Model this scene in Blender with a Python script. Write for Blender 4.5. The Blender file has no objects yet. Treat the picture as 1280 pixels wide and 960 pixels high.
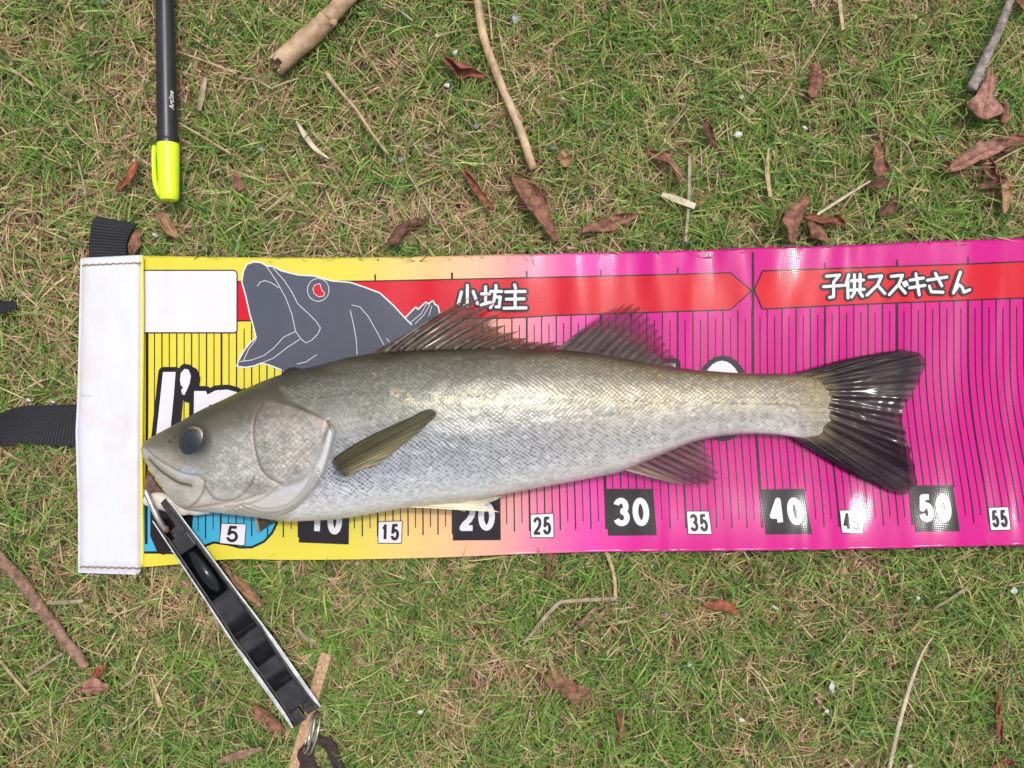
import bpy, bmesh, math, random
import numpy as np
from mathutils import Vector
from mathutils.geometry import tessellate_polygon

rng = np.random.default_rng(7)
random.seed(7)
scene = bpy.context.scene
COLL = scene.collection

# ------------------------------------------------------------------ camera, sky, sun, exposure
CAM_H = 0.55                       # metres above the soil
FPX = 1021.8                       # focal length in photograph pixels (1280 wide)
cam_data = bpy.data.cameras.new('camera')
cam_data.sensor_width = 36.0
cam_data.lens = 36.0 * FPX / 1280.0
cam_data.clip_start = 0.01
cam_data.clip_end = 500.0
cam = bpy.data.objects.new('camera', cam_data)
COLL.objects.link(cam)
cam.location = (0, 0, CAM_H)
scene.camera = cam

SUN_DIR = Vector((0.20, 0.30, 1.0)).normalized()
sun_el = math.asin(SUN_DIR.z)
sun_az = math.atan2(SUN_DIR.x, SUN_DIR.y)

world = bpy.data.worlds.new('World')
scene.world = world
world.use_nodes = True
wn = world.node_tree
bg = wn.nodes['Background']
sky = wn.nodes.new('ShaderNodeTexSky')
sky.sky_type = 'NISHITA'
sky.sun_disc = False
sky.sun_elevation = sun_el
sky.sun_rotation = sun_az
sky.air_density = 1.0
sky.dust_density = 4.0
sky.ozone_density = 1.0
hsv = wn.nodes.new('ShaderNodeHueSaturation')       # thin bright cloud: a paler sky
hsv.inputs['Saturation'].default_value = 0.38
wn.links.new(sky.outputs[0], hsv.inputs['Color'])
wn.links.new(hsv.outputs[0], bg.inputs['Color'])
bg.inputs['Strength'].default_value = 0.15

sl = bpy.data.lights.new('sun', 'SUN')
sl.energy = 1.65
sl.angle = math.radians(5)
sl.color = (1.0, 0.965, 0.91)
sun = bpy.data.objects.new('sun', sl)
COLL.objects.link(sun)
sun.rotation_euler = SUN_DIR.to_track_quat('Z', 'Y').to_euler()
sun.location = (0.3, 0.4, 2)

scene.view_settings.view_transform = 'Standard'
scene.view_settings.look = 'None'
scene.view_settings.gamma = 1.0
scene.view_settings.exposure = 0.12
scene.view_settings.use_curve_mapping = False
scene.cycles.max_bounces = 6
scene.cycles.transparent_max_bounces = 8

# ------------------------------------------------------------------ helpers
def P(px, py, z):
    """photograph pixel + height -> world point(s)"""
    px = np.asarray(px, float); py = np.asarray(py, float); z = np.asarray(z, float)
    k = (CAM_H - z) / FPX
    return np.stack(np.broadcast_arrays((px - 640) * k, -(py - 480) * k, z), -1)

def to_px(v):
    k = FPX / (CAM_H - v[..., 2])
    return 640 + v[..., 0] * k, 480 - v[..., 1] * k

def lin(r, g, b, k=1.0):
    def f(c):
        c = c / 255.0
        return c / 12.92 if c <= 0.04045 else ((c + 0.055) / 1.055) ** 2.4
    return np.array([f(r) * k, f(g) * k, f(b) * k])

_NT = {}
def vnoise(x, y, seed=0):
    """smooth value noise, 0..1"""
    if seed not in _NT:
        _NT[seed] = np.random.default_rng(1000 + seed).random((256, 256))
    t = _NT[seed]
    x = np.asarray(x, float); y = np.asarray(y, float)
    xi = np.floor(x).astype(int); yi = np.floor(y).astype(int)
    fx = x - xi; fy = y - yi
    fx = fx * fx * (3 - 2 * fx); fy = fy * fy * (3 - 2 * fy)
    a = t[xi % 256, yi % 256]; b = t[(xi + 1) % 256, yi % 256]
    c = t[xi % 256, (yi + 1) % 256]; d = t[(xi + 1) % 256, (yi + 1) % 256]
    return (a * (1 - fx) + b * fx) * (1 - fy) + (c * (1 - fx) + d * fx) * fy

def fbm(x, y, seed=0, o=3):
    s = 0; a = 0.5; n = 0
    for i in range(o):
        s = s + a * vnoise(x * 2 ** i, y * 2 ** i, seed + i); n += a; a *= 0.5
    return s / n

def sstep(a, b, x):
    t = np.clip((np.asarray(x, float) - a) / (b - a), 0, 1)
    return t * t * (3 - 2 * t)

def spl(xs, ys, x):
    """smooth curve through points (finite-difference Hermite)"""
    xs = np.asarray(xs, float); ys = np.asarray(ys, float); x = np.asarray(x, float)
    m = np.gradient(ys, xs)
    i = np.clip(np.searchsorted(xs, x) - 1, 0, len(xs) - 2)
    h = xs[i + 1] - xs[i]; t = (x - xs[i]) / h
    t = np.clip(t, 0, 1)
    return ((2 * t**3 - 3 * t**2 + 1) * ys[i] + (t**3 - 2 * t**2 + t) * h * m[i]
            + (-2 * t**3 + 3 * t**2) * ys[i + 1] + (t**3 - t**2) * h * m[i + 1])

def catmull(pts, n):
    pts = np.asarray(pts, float)
    d = np.r_[0, np.cumsum(np.linalg.norm(np.diff(pts, axis=0), axis=1))]
    s = np.linspace(0, d[-1], n)
    return np.stack([spl(d, pts[:, k], s) for k in range(pts.shape[1])], -1)

def pline_dist(px, py, pts):
    best = np.full(np.shape(px), 1e9)
    for (x0, y0), (x1, y1) in zip(pts[:-1], pts[1:]):
        dx, dy = x1 - x0, y1 - y0
        t = np.clip(((px - x0) * dx + (py - y0) * dy) / (dx * dx + dy * dy + 1e-9), 0, 1)
        best = np.minimum(best, np.hypot(px - x0 - t * dx, py - y0 - t * dy))
    return best

def in_poly(px, py, pts):
    inside = np.zeros(np.shape(px), bool)
    n = len(pts)
    for i in range(n):
        x0, y0 = pts[i]; x1, y1 = pts[(i + 1) % n]
        c = (y0 > py) != (y1 > py)
        with np.errstate(divide='ignore', invalid='ignore'):
            xx = (x1 - x0) * (py - y0) / (y1 - y0 + 1e-12) + x0
        inside ^= c & (px < xx)
    return inside

ROOT = {}
def root_of(p):
    return ROOT[p.name]

def tag(o, label=None, category=None, group=None, kind=None):
    if label: o['label'] = label
    if category: o['category'] = category
    if group: o['group'] = group
    if kind: o['kind'] = kind
    return o

def thing(name, loc, label, category, group=None):
    o = bpy.data.objects.new(name, None)
    o.empty_display_size = 0.02
    o.location = loc
    COLL.objects.link(o)
    ROOT[o.name] = np.array(loc, float)
    return tag(o, label, category, group)

def mesh_obj(name, v, faces, mat, parent=None, origin=None, smooth=True, col=None, normals=None, attrs=None):
    """v world coordinates; faces: list of int arrays (M,k) or python lists"""
    v = np.asarray(v, float)
    if parent is not None:
        org = root_of(parent)
    elif origin is None:
        org = np.array([v[:, 0].mean(), v[:, 1].mean(), v[:, 2].min()])
    else:
        org = np.array(origin, float)
    me = bpy.data.meshes.new(name)
    loops = []; totals = []
    for f in faces:
        a = np.asarray(f)
        if a.ndim == 1:
            loops.append(a); totals.append(np.array([len(a)]))
        else:
            loops.append(a.ravel()); totals.append(np.full(len(a), a.shape[1]))
    loops = np.concatenate(loops).astype(np.int32); totals = np.concatenate(totals).astype(np.int32)
    me.vertices.add(len(v)); me.vertices.foreach_set('co', (v - org).astype(np.float32).ravel())
    me.loops.add(len(loops)); me.loops.foreach_set('vertex_index', loops)
    me.polygons.add(len(totals))
    starts = np.r_[0, np.cumsum(totals)[:-1]].astype(np.int32)
    me.polygons.foreach_set('loop_start', starts)
    me.polygons.foreach_set('loop_total', totals)
    me.update(calc_edges=True)
    me.polygons.foreach_set('use_smooth', np.full(len(totals), smooth))
    if col is not None:
        at = me.attributes.new('Col', 'FLOAT_COLOR', 'POINT')
        c = np.ones((len(v), 4), np.float32); c[:, :3] = col
        at.data.foreach_set('color', c.ravel())
    if attrs:
        for k, val in attrs.items():
            at = me.attributes.new(k, 'FLOAT', 'POINT')
            at.data.foreach_set('value', np.asarray(val, np.float32).ravel())
    me.validate()
    if normals is not None and len(me.vertices) == len(normals):
        me.normals_split_custom_set_from_vertices([tuple(n) for n in normals])
    me.materials.append(mat)
    o = bpy.data.objects.new(name, me)
    COLL.objects.link(o)
    if parent is not None:
        o.parent = parent
    else:
        o.location = org
    ROOT[o.name] = org
    return o

def grid_faces(nr, nc, wrap=False, base=0):
    r = np.arange(nr - 1)[:, None]; c = np.arange(nc if wrap else nc - 1)[None, :]
    c2 = (c + 1) % nc
    a = r * nc + c; b = r * nc + c2; d = (r + 1) * nc + c; e = (r + 1) * nc + c2
    return np.stack([a, b, e, d], -1).reshape(-1, 4) + base

# ------------------------------------------------------------------ materials
def new_mat(name):
    m = bpy.data.materials.new(name); m.use_nodes = True
    nt = m.node_tree
    return m, nt, nt.nodes['Principled BSDF']

def N(nt, t, **kw):
    n = nt.nodes.new(t)
    for k, v in kw.items(): setattr(n, k, v)
    return n

def rgba(c): return (float(c[0]), float(c[1]), float(c[2]), 1.0)

def mat_noise(name, c1, c2, scale=80, rough=0.6, bump=0.3, dist=0.001, metallic=0.0, stretch=(1, 1, 1), spec=0.5, coat=0.0, detail=4.0, rvar=0.15):
    m, nt, b = new_mat(name)
    tc = N(nt, 'ShaderNodeTexCoord'); mp = N(nt, 'ShaderNodeMapping')
    mp.inputs['Scale'].default_value = stretch
    nt.links.new(tc.outputs['Object'], mp.inputs['Vector'])
    no = N(nt, 'ShaderNodeTexNoise'); no.inputs['Scale'].default_value = scale; no.inputs['Detail'].default_value = detail
    nt.links.new(mp.outputs[0], no.inputs['Vector'])
    cr = N(nt, 'ShaderNodeValToRGB')
    cr.color_ramp.elements[0].position = 0.32; cr.color_ramp.elements[0].color = rgba(c1)
    cr.color_ramp.elements[1].position = 0.68; cr.color_ramp.elements[1].color = rgba(c2)
    nt.links.new(no.outputs['Fac'], cr.inputs['Fac'])
    nt.links.new(cr.outputs['Color'], b.inputs['Base Color'])
    mr = N(nt, 'ShaderNodeMapRange'); mr.inputs['To Min'].default_value = max(rough - rvar, 0.03); mr.inputs['To Max'].default_value = min(rough + rvar, 1)
    nt.links.new(no.outputs['Fac'], mr.inputs['Value']); nt.links.new(mr.outputs[0], b.inputs['Roughness'])
    b.inputs['Metallic'].default_value = metallic
    b.inputs['Specular IOR Level'].default_value = spec
    b.inputs['Coat Weight'].default_value = coat; b.inputs['Coat Roughness'].default_value = 0.12
    if bump:
        n2 = N(nt, 'ShaderNodeTexNoise'); n2.inputs['Scale'].default_value = scale * 3; n2.inputs['Detail'].default_value = 5
        nt.links.new(mp.outputs[0], n2.inputs['Vector'])
        bp = N(nt, 'ShaderNodeBump'); bp.inputs['Strength'].default_value = bump; bp.inputs['Distance'].default_value = dist
        nt.links.new(n2.outputs['Fac'], bp.inputs['Height']); nt.links.new(bp.outputs[0], b.inputs['Normal'])
    return m

def mat_blade():
    m, nt, b = new_mat('grass_blades')
    at = N(nt, 'ShaderNodeAttribute', attribute_name='Col')
    nt.links.new(at.outputs['Color'], b.inputs['Base Color'])
    b.inputs['Roughness'].default_value = 0.5
    b.inputs['Specular IOR Level'].default_value = 0.35
    tr = N(nt, 'ShaderNodeBsdfTranslucent'); nt.links.new(at.outputs['Color'], tr.inputs['Color'])
    mx = N(nt, 'ShaderNodeMixShader'); mx.inputs[0].default_value = 0.3
    out = nt.nodes['Material Output']
    nt.links.new(b.outputs[0], mx.inputs[1]); nt.links.new(tr.outputs[0], mx.inputs[2]); nt.links.new(mx.outputs[0], out.inputs['Surface'])
    return m

def weave_bump(nt, b, strength, period=0.0016):
    """diagonal cloth grain under the vinyl's gloss coat"""
    geo = N(nt, 'ShaderNodeNewGeometry')
    mp = N(nt, 'ShaderNodeMapping'); mp.inputs['Rotation'].default_value = (0, 0, math.radians(40))
    nt.links.new(geo.outputs['Position'], mp.inputs['Vector'])
    sx = N(nt, 'ShaderNodeSeparateXYZ'); nt.links.new(mp.outputs[0], sx.inputs[0])
    outs = []
    for ax in (0, 1):
        mu = N(nt, 'ShaderNodeMath', operation='MULTIPLY'); mu.inputs[1].default_value = 2 * math.pi / period
        nt.links.new(sx.outputs[ax], mu.inputs[0])
        si = N(nt, 'ShaderNodeMath', operation='SINE'); nt.links.new(mu.outputs[0], si.inputs[0]); outs.append(si)
    ml = N(nt, 'ShaderNodeMath', operation='MULTIPLY')
    nt.links.new(outs[0].outputs[0], ml.inputs[0]); nt.links.new(outs[1].outputs[0], ml.inputs[1])
    bp = N(nt, 'ShaderNodeBump'); bp.inputs['Strength'].default_value = strength; bp.inputs['Distance'].default_value = 0.0001
    nt.links.new(ml.outputs[0], bp.inputs['Height'])
    nt.links.new(bp.outputs[0], b.inputs['Normal'])
    return bp

def vinyl(name, c, rough=0.2, var=0.06, bump=0.15):
    m, nt, b = new_mat(name)
    geo = N(nt, 'ShaderNodeNewGeometry')
    no = N(nt, 'ShaderNodeTexNoise'); no.inputs['Scale'].default_value = 60; no.inputs['Detail'].default_value = 5
    nt.links.new(geo.outputs['Position'], no.inputs['Vector'])
    mix = N(nt, 'ShaderNodeMix', data_type='RGBA')
    c = np.array(c) * 0.84
    mix.inputs[6].default_value = rgba(c * (1 - var)); mix.inputs[7].default_value = rgba(np.minimum(c * (1 + var), 0.95))
    nt.links.new(no.outputs['Fac'], mix.inputs[0]); nt.links.new(mix.outputs[2], b.inputs['Base Color'])
    mr = N(nt, 'ShaderNodeMapRange'); mr.inputs['To Min'].default_value = rough - 0.10; mr.inputs['To Max'].default_value = rough - 0.05
    nt.links.new(no.outputs['Fac'], mr.inputs['Value']); nt.links.new(mr.outputs[0], b.inputs['Roughness'])
    b.inputs['Specular IOR Level'].default_value = 0.4
    weave_bump(nt, b, bump)
    return m

INK = vinyl('black_ink', lin(32, 25, 30), 0.2)
WHITE_INK = vinyl('white_ink', lin(232, 230, 236), 0.22)
RED_INK = vinyl('red_ink', lin(212, 18, 42), 0.2)
GREY_INK = vinyl('grey_ink', lin(84, 88, 100), 0.22)
CYAN_INK = vinyl('cyan_ink', lin(70, 178, 214), 0.2)
FLAP_WHITE = vinyl('white_vinyl', lin(228, 228, 236), 0.36, 0.03, 0.2)
def stain(mat):
    nt = mat.node_tree; b = nt.nodes['Principled BSDF']; src = b.inputs['Base Color'].links[0].from_socket
    geo = N(nt, 'ShaderNodeNewGeometry')
    no = N(nt, 'ShaderNodeTexNoise'); no.inputs['Scale'].default_value = 26; no.inputs['Detail'].default_value = 6
    nt.links.new(geo.outputs['Position'], no.inputs['Vector'])
    cr = N(nt, 'ShaderNodeValToRGB'); cr.color_ramp.elements[0].position = .5; cr.color_ramp.elements[1].position = .72
    cr.color_ramp.elements[0].color = (0, 0, 0, 1); cr.color_ramp.elements[1].color = (.55, .55, .55, 1)
    nt.links.new(no.outputs['Fac'], cr.inputs['Fac'])
    mx = N(nt, 'ShaderNodeMix', data_type='RGBA'); mx.inputs[7].default_value = rgba(lin(206, 184, 172))
    nt.links.new(cr.outputs[0], mx.inputs[0]); nt.links.new(src, mx.inputs[6]); nt.links.new(mx.outputs[2], b.inputs['Base Color'])
stain(FLAP_WHITE)

def mat_sheet():
    m, nt, b = new_mat('printed_vinyl')
    geo = N(nt, 'ShaderNodeNewGeometry'); sx = N(nt, 'ShaderNodeSeparateXYZ')
    nt.links.new(geo.outputs['Position'], sx.inputs[0])
    mr = N(nt, 'ShaderNodeMapRange')
    x0 = (177 - 640) * (CAM_H - 0.013) / FPX; x1 = (900 - 640) * (CAM_H - 0.013) / FPX
    mr.inputs['From Min'].default_value = x0; mr.inputs['From Max'].default_value = x1
    nt.links.new(sx.outputs[0], mr.inputs['Value'])
    cr = N(nt, 'ShaderNodeValToRGB'); e = cr.color_ramp.elements
    stops = [(0.0, lin(228, 214, 68)), (0.36, lin(229, 214, 80)), (0.47, lin(240, 202, 128)), (0.60, lin(242, 178, 152)),
             (0.68, lin(236, 130, 162)), (0.77, lin(232, 68, 166)), (0.86, lin(214, 18, 142)), (1.0, lin(206, 12, 132))]
    e[0].position, e[0].color = stops[0][0], rgba(stops[0][1] * 0.86)
    e[1].position, e[1].color = stops[-1][0], rgba(stops[-1][1] * 0.86)
    for p, c in stops[1:-1]:
        k = e.new(p); k.color = rgba(c * 0.86)
    nt.links.new(mr.outputs[0], cr.inputs['Fac']); nt.links.new(cr.outputs[0], b.inputs['Base Color'])
    no = N(nt, 'ShaderNodeTexNoise'); no.inputs['Scale'].default_value = 45; no.inputs['Detail'].default_value = 5
    nt.links.new(geo.outputs['Position'], no.inputs['Vector'])
    m2 = N(nt, 'ShaderNodeMapRange'); m2.inputs['To Min'].default_value = 0.08; m2.inputs['To Max'].default_value = 0.14
    b.inputs['Specular IOR Level'].default_value = 0.4
    nt.links.new(no.outputs['Fac'], m2.inputs['Value']); nt.links.new(m2.outputs[0], b.inputs['Roughness'])
    weave_bump(nt, b, 0.15)
    return m

# ------------------------------------------------------------------ ground (one sheet to the horizon)
def mat_ground():
    m, nt, b = new_mat('soil_and_far_lawn')
    geo = N(nt, 'ShaderNodeNewGeometry')
    n1 = N(nt, 'ShaderNodeTexNoise'); n1.inputs['Scale'].default_value = 160; n1.inputs['Detail'].default_value = 6
    n2 = N(nt, 'ShaderNodeTexNoise'); n2.inputs['Scale'].default_value = 14; n2.inputs['Detail'].default_value = 6
    for n in (n1, n2): nt.links.new(geo.outputs['Position'], n.inputs['Vector'])
    c1 = N(nt, 'ShaderNodeValToRGB'); c1.color_ramp.elements[0].color = rgba(lin(74, 58, 42)); c1.color_ramp.elements[1].color = rgba(lin(150, 124, 92))
    c1.color_ramp.elements[0].position = .3; c1.color_ramp.elements[1].position = .7
    nt.links.new(n1.outputs['Fac'], c1.inputs['Fac'])
    c2 = N(nt, 'ShaderNodeValToRGB'); c2.color_ramp.elements[0].color = rgba(lin(84, 104, 48)); c2.color_ramp.elements[1].color = rgba(lin(136, 130, 82))
    c2.color_ramp.elements[0].position = .3; c2.color_ramp.elements[1].position = .7
    nt.links.new(n2.outputs['Fac'], c2.inputs['Fac'])
    ln = N(nt, 'ShaderNodeVectorMath', operation='LENGTH'); nt.links.new(geo.outputs['Position'], ln.inputs[0])
    mr = N(nt, 'ShaderNodeMapRange'); mr.inputs['From Min'].default_value = 0.45; mr.inputs['From Max'].default_value = 0.75
    nt.links.new(ln.outputs['Value'], mr.inputs['Value'])
    mx = N(nt, 'ShaderNodeMix', data_type='RGBA')
    nt.links.new(mr.outputs[0], mx.inputs[0]); nt.links.new(c1.outputs[0], mx.inputs[6]); nt.links.new(c2.outputs[0], mx.inputs[7])
    nt.links.new(mx.outputs[2], b.inputs['Base Color']); b.inputs['Roughness'].default_value = 0.95
    bp = N(nt, 'ShaderNodeBump'); bp.inputs['Strength'].default_value = 0.8; bp.inputs['Distance'].default_value = 0.004
    nt.links.new(n1.outputs['Fac'], bp.inputs['Height']); nt.links.new(bp.outputs[0], b.inputs['Normal'])
    return m

gx = np.unique(np.r_[-150, -40, -10, -3, np.linspace(-1, 1, 81), 3, 10, 40, 150])
GX, GY = np.meshgrid(gx, gx)
def soil_z(x, y):
    return -0.0025 * (1 - fbm(np.asarray(x) * 22 + 50, np.asarray(y) * 22 + 50, 40, 3)) * 2
GZ = np.where(np.hypot(GX, GY) < 1.4, soil_z(GX, GY), -0.002)
tag(mesh_obj('ground', np.stack([GX, GY, GZ], -1).reshape(-1, 3), [grid_faces(len(gx), len(gx))], mat_ground(), origin=(0, 0, 0)), kind='structure')

# ------------------------------------------------------------------ the measuring sheet: edges and height field (photograph pixels)
TOPX = [90, 177, 300, 400, 500, 600, 700, 780, 860, 960, 1060, 1150, 1240, 1290, 1600]
TOPY = [319, 319.5, 321.5, 322, 321, 319, 317, 315, 313, 309, 306.5, 302, 299, 297, 283]
BOTX = [90, 177, 220, 280, 360, 460, 560, 640, 740, 840, 960, 1040, 1130, 1200, 1290, 1600]
BOTY = [711, 709, 705.5, 699.5, 700, 699, 696.5, 693, 690, 689, 688, 687, 685, 683, 681, 672]
def top_y(x): return spl(TOPX, TOPY, x)
def bot_y(x): return spl(BOTX, BOTY, x)

def sheet_z(px, py):
    px = np.asarray(px, float); py = np.asarray(py, float)
    amp = 0.0002 + 0.00115 * sstep(430, 960, px)
    ph = 0.35 * np.sin(py / 70.0 + px / 200.0) + 0.9 * vnoise(px / 160.0, py / 190.0, 61)
    w = 2.3 * amp * (vnoise((px - 22) / 34.0 + .35 * np.sin(py / 85.0 + px / 170.0) + ph * .3, py / 300.0, 63) - .5)
    w = w + 0.8 * amp * (vnoise(px / 17.0 + .3 * np.sin(py / 60.0), py / 140.0, 64) - .5) + .35 * amp * np.sin(2 * math.pi * (px - 905) / 93.0 + ph)
    w = w + 0.0016 * (fbm(px / 130.0, py / 150.0, 62, 2) - 0.5)
    # a crease beside the flap and through the blank panel
    w = w + 0.0005 * np.exp(-((px - 216) / 9.0) ** 2)
    mid = np.exp(-((py - 540) / 70.0) ** 2) * sstep(180, 320, px) * (1 - sstep(1030, 1160, px))
    w = w * (1 - 0.75 * mid)
    lift = 0.0057 * sstep(548, 708, py) * sstep(720, 1010, px)
    lift = lift + 0.0025 * sstep(600, 700, py)
    return 0.0125 + w + lift

def sheet_pt(px, py, off=0.0):
    p = P(px, py, sheet_z(px, py))
    return p + sheet_n(px, py) * off if np.any(off) else p

def sheet_n(px, py):
    e = 0.6
    a = P(px + e, py, sheet_z(px + e, py)) - P(px - e, py, sheet_z(px - e, py))
    b = P(px, py - e, sheet_z(px, py - e)) - P(px, py + e, sheet_z(px, py + e))
    n = np.cross(a, b)
    return n / np.linalg.norm(n, axis=-1, keepdims=True)

base0 = P(640, 500, 0.0)[None][0]
SHEET = thing('measuring_sheet', (0.0, -0.01, 0.011),
              'long vinyl fish measuring sheet fading from yellow to magenta, lying under the fish', 'measuring mat')

def make_sheet():
    nc, nr = 640, 150
    xs = np.linspace(160, 1500, nc)
    t = np.linspace(0, 1, nr)
    X, T = np.meshgrid(xs, t)
    Y = top_y(X) + (bot_y(X) - top_y(X)) * T
    top = sheet_pt(X, Y).reshape(-1, 3)
    nn = sheet_n(X, Y).reshape(-1, 3)
    bot = top - nn * 0.0007
    n = len(top)
    ring = np.r_[np.arange(nc), np.arange(1, nr) * nc + nc - 1, (nr - 1) * nc + np.arange(nc - 2, -1, -1), np.arange(nr - 2, 0, -1) * nc]
    r2 = np.roll(ring, -1)
    side = np.stack([ring, ring + n, r2 + n, r2], -1)
    gf = grid_faces(nr, nc)
    v = np.r_[top, bot]
    mesh_obj('vinyl_sheet', v, [gf[:, ::-1], gf + n, side], mat_sheet(), SHEET,
             normals=None)
make_sheet()

LAY = 0.00011
def decal_bm(name, bm, layer, mat, parent, stepx=7.0, stepy=16.0):
    """bm holds flat faces in photograph pixels; cut them finely and lay them on the sheet"""
    xs = [v.co.x for v in bm.verts]; ys = [v.co.y for v in bm.verts]
    for k in range(int(math.floor(min(xs) / stepx)) + 1, int(math.ceil(max(xs) / stepx))):
        g = bm.verts[:] + bm.edges[:] + bm.faces[:]
        bmesh.ops.bisect_plane(bm, geom=g, plane_co=(k * stepx, 0, 0), plane_no=(1, 0, 0))
    for k in range(int(math.floor(min(ys) / stepy)) + 1, int(math.ceil(max(ys) / stepy))):
        g = bm.verts[:] + bm.edges[:] + bm.faces[:]
        bmesh.ops.bisect_plane(bm, geom=g, plane_co=(0, k * stepy, 0), plane_no=(0, 1, 0))
    bmesh.ops.triangulate(bm, faces=bm.faces[:])
    bm.verts.index_update()
    v = np.array([(q.co.x, q.co.y, q.co.z) for q in bm.verts])
    f = np.array([[q.index for q in fa.verts] for fa in bm.faces])
    bm.free()
    return decal_tris(name, v, f, layer, mat, parent)

def decal_tris(name, v, f, layer, mat, parent):
    """v: (px, py, micro layer)"""
    w = sheet_pt(v[:, 0], v[:, 1], (layer * LAY + v[:, 2])[:, None])
    # wind every face upwards
    a = w[f[:, 0]]; b = w[f[:, 1]]; c = w[f[:, 2]]
    up = np.cross(b - a, c - a)[:, 2]
    f = np.where((up < 0)[:, None], f[:, ::-1], f)
    return mesh_obj(name, w, [f], mat, parent, normals=sheet_n(v[:, 0], v[:, 1]))

def poly_bm(polys):
    bm = bmesh.new()
    for k, pts in enumerate(polys):
        vs = [bm.verts.new((x, y, 0.000012 * k)) for x, y in pts]
        for tri in tessellate_polygon([[Vector((x, y, 0)) for x, y in pts]]):
            bm.faces.new([vs[i] for i in tri])
    return bm

def decal_poly(name, polys, layer, mat, parent, **kw):
    return decal_bm(name, poly_bm(polys), layer, mat, parent, **kw)

def stroke_geo(strokes, width, closed=False, cap=True, micro=0.000006, k0=0, ends=True):
    """ribbons with round ends; each on its own hair-thin layer so that crossings never share a plane"""
    V = []; F = []; base = 0; k = k0
    for pts in strokes:
        pts = np.asarray(pts, float)
        e = np.diff(pts, axis=0); e = e / (np.linalg.norm(e, axis=1, keepdims=True) + 1e-9)
        corner = [i + 1 for i in range(len(e) - 1) if float(e[i] @ e[i + 1]) < .80]      # sharp turns start a new ribbon
        cuts = [0] + corner + [len(pts) - 1]
        for i0, i1 in zip(cuts[:-1], cuts[1:]):
            run = pts[i0:i1 + 1]; dense = [run[0]]
            for a, b in zip(run[:-1], run[1:]):
                n = max(1, int(np.linalg.norm(b - a) / 5))
                for i in range(1, n + 1): dense.append(a + (b - a) * i / n)
            d = np.array(dense)
            tg = np.gradient(d, axis=0); tg /= np.linalg.norm(tg, axis=1, keepdims=True) + 1e-9
            nr = np.stack([-tg[:, 1], tg[:, 0]], -1)
            L = d + nr * width / 2; R = d - nr * width / 2
            n = len(d); z = micro * k; k += 1
            V.append(np.c_[np.r_[L, R], np.full(2 * n, z)])
            i = np.arange(n - 1)
            F.append(np.r_[np.stack([i, i + 1, i + 1 + n], -1), np.stack([i, i + 1 + n, i + n], -1)] + base)
            base += 2 * n
        d = pts
        if cap:
            for c in (([d[0], d[-1]] if ends else []) + [pts[i] for i in corner]):
                z = micro * k; k += 1
                a = np.linspace(0, 2 * math.pi, 12, endpoint=False)
                V.append(np.c_[np.r_[[c], c + np.stack([np.cos(a), np.sin(a)], -1) * width / 2], np.full(13, z)])
                j = np.arange(12)
                F.append(np.stack([np.zeros(12, int), 1 + j, 1 + (j + 1) % 12], -1) + base)
                base += 13
    return np.concatenate(V), np.concatenate(F)

def decal_strokes(name, strokes, width, layer, mat, parent, **kw):
    v, f = stroke_geo(strokes, width, **kw)
    return decal_tris(name, v, f, layer, mat, parent)

def zc(pts, ox, oy, k=4.0):
    return [(ox + x / k, oy + y / k) for x, y in pts]

# --- ruler scale: pixel x of the centimetre u at the height t of the sheet
U = [0, 5, 10, 15, 20, 25, 30, 35, 40, 45, 50, 55, 60, 66]
XT = [184, 277, 372, 469, 565, 658.5, 751, 847, 941, 1031, 1121, 1210, 1297, 1400]
XB = [183, 276, 374, 472.5, 566.5, 662.5, 758.5, 858, 953.5, 1050, 1142.5, 1238, 1333, 1445]
def tick_x(u, py):
    a = spl(U, XT, u); b = spl(U, XB, u)
    return a + (b - a) * sstep(440, 690, py) ** 1.15
BAND_BX = [170, 300, 640, 690, 900, 950, 1060, 1210, 1290, 1600]
BAND_BY = [402, 401, 397.5, 394.5, 387.5, 386.5, 381, 375, 372, 358]
BAND_TX = [170, 300, 460, 600, 760, 900, 950, 1060, 1210, 1290, 1600]
BAND_TY = [352, 352, 351.5, 348.5, 345, 341.5, 338.7, 335, 330, 326.5, 313]
def band_b(x): return np.interp(x, BAND_BX, BAND_BY)
def band_t(x): return np.interp(x, BAND_TX, BAND_TY)

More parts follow.
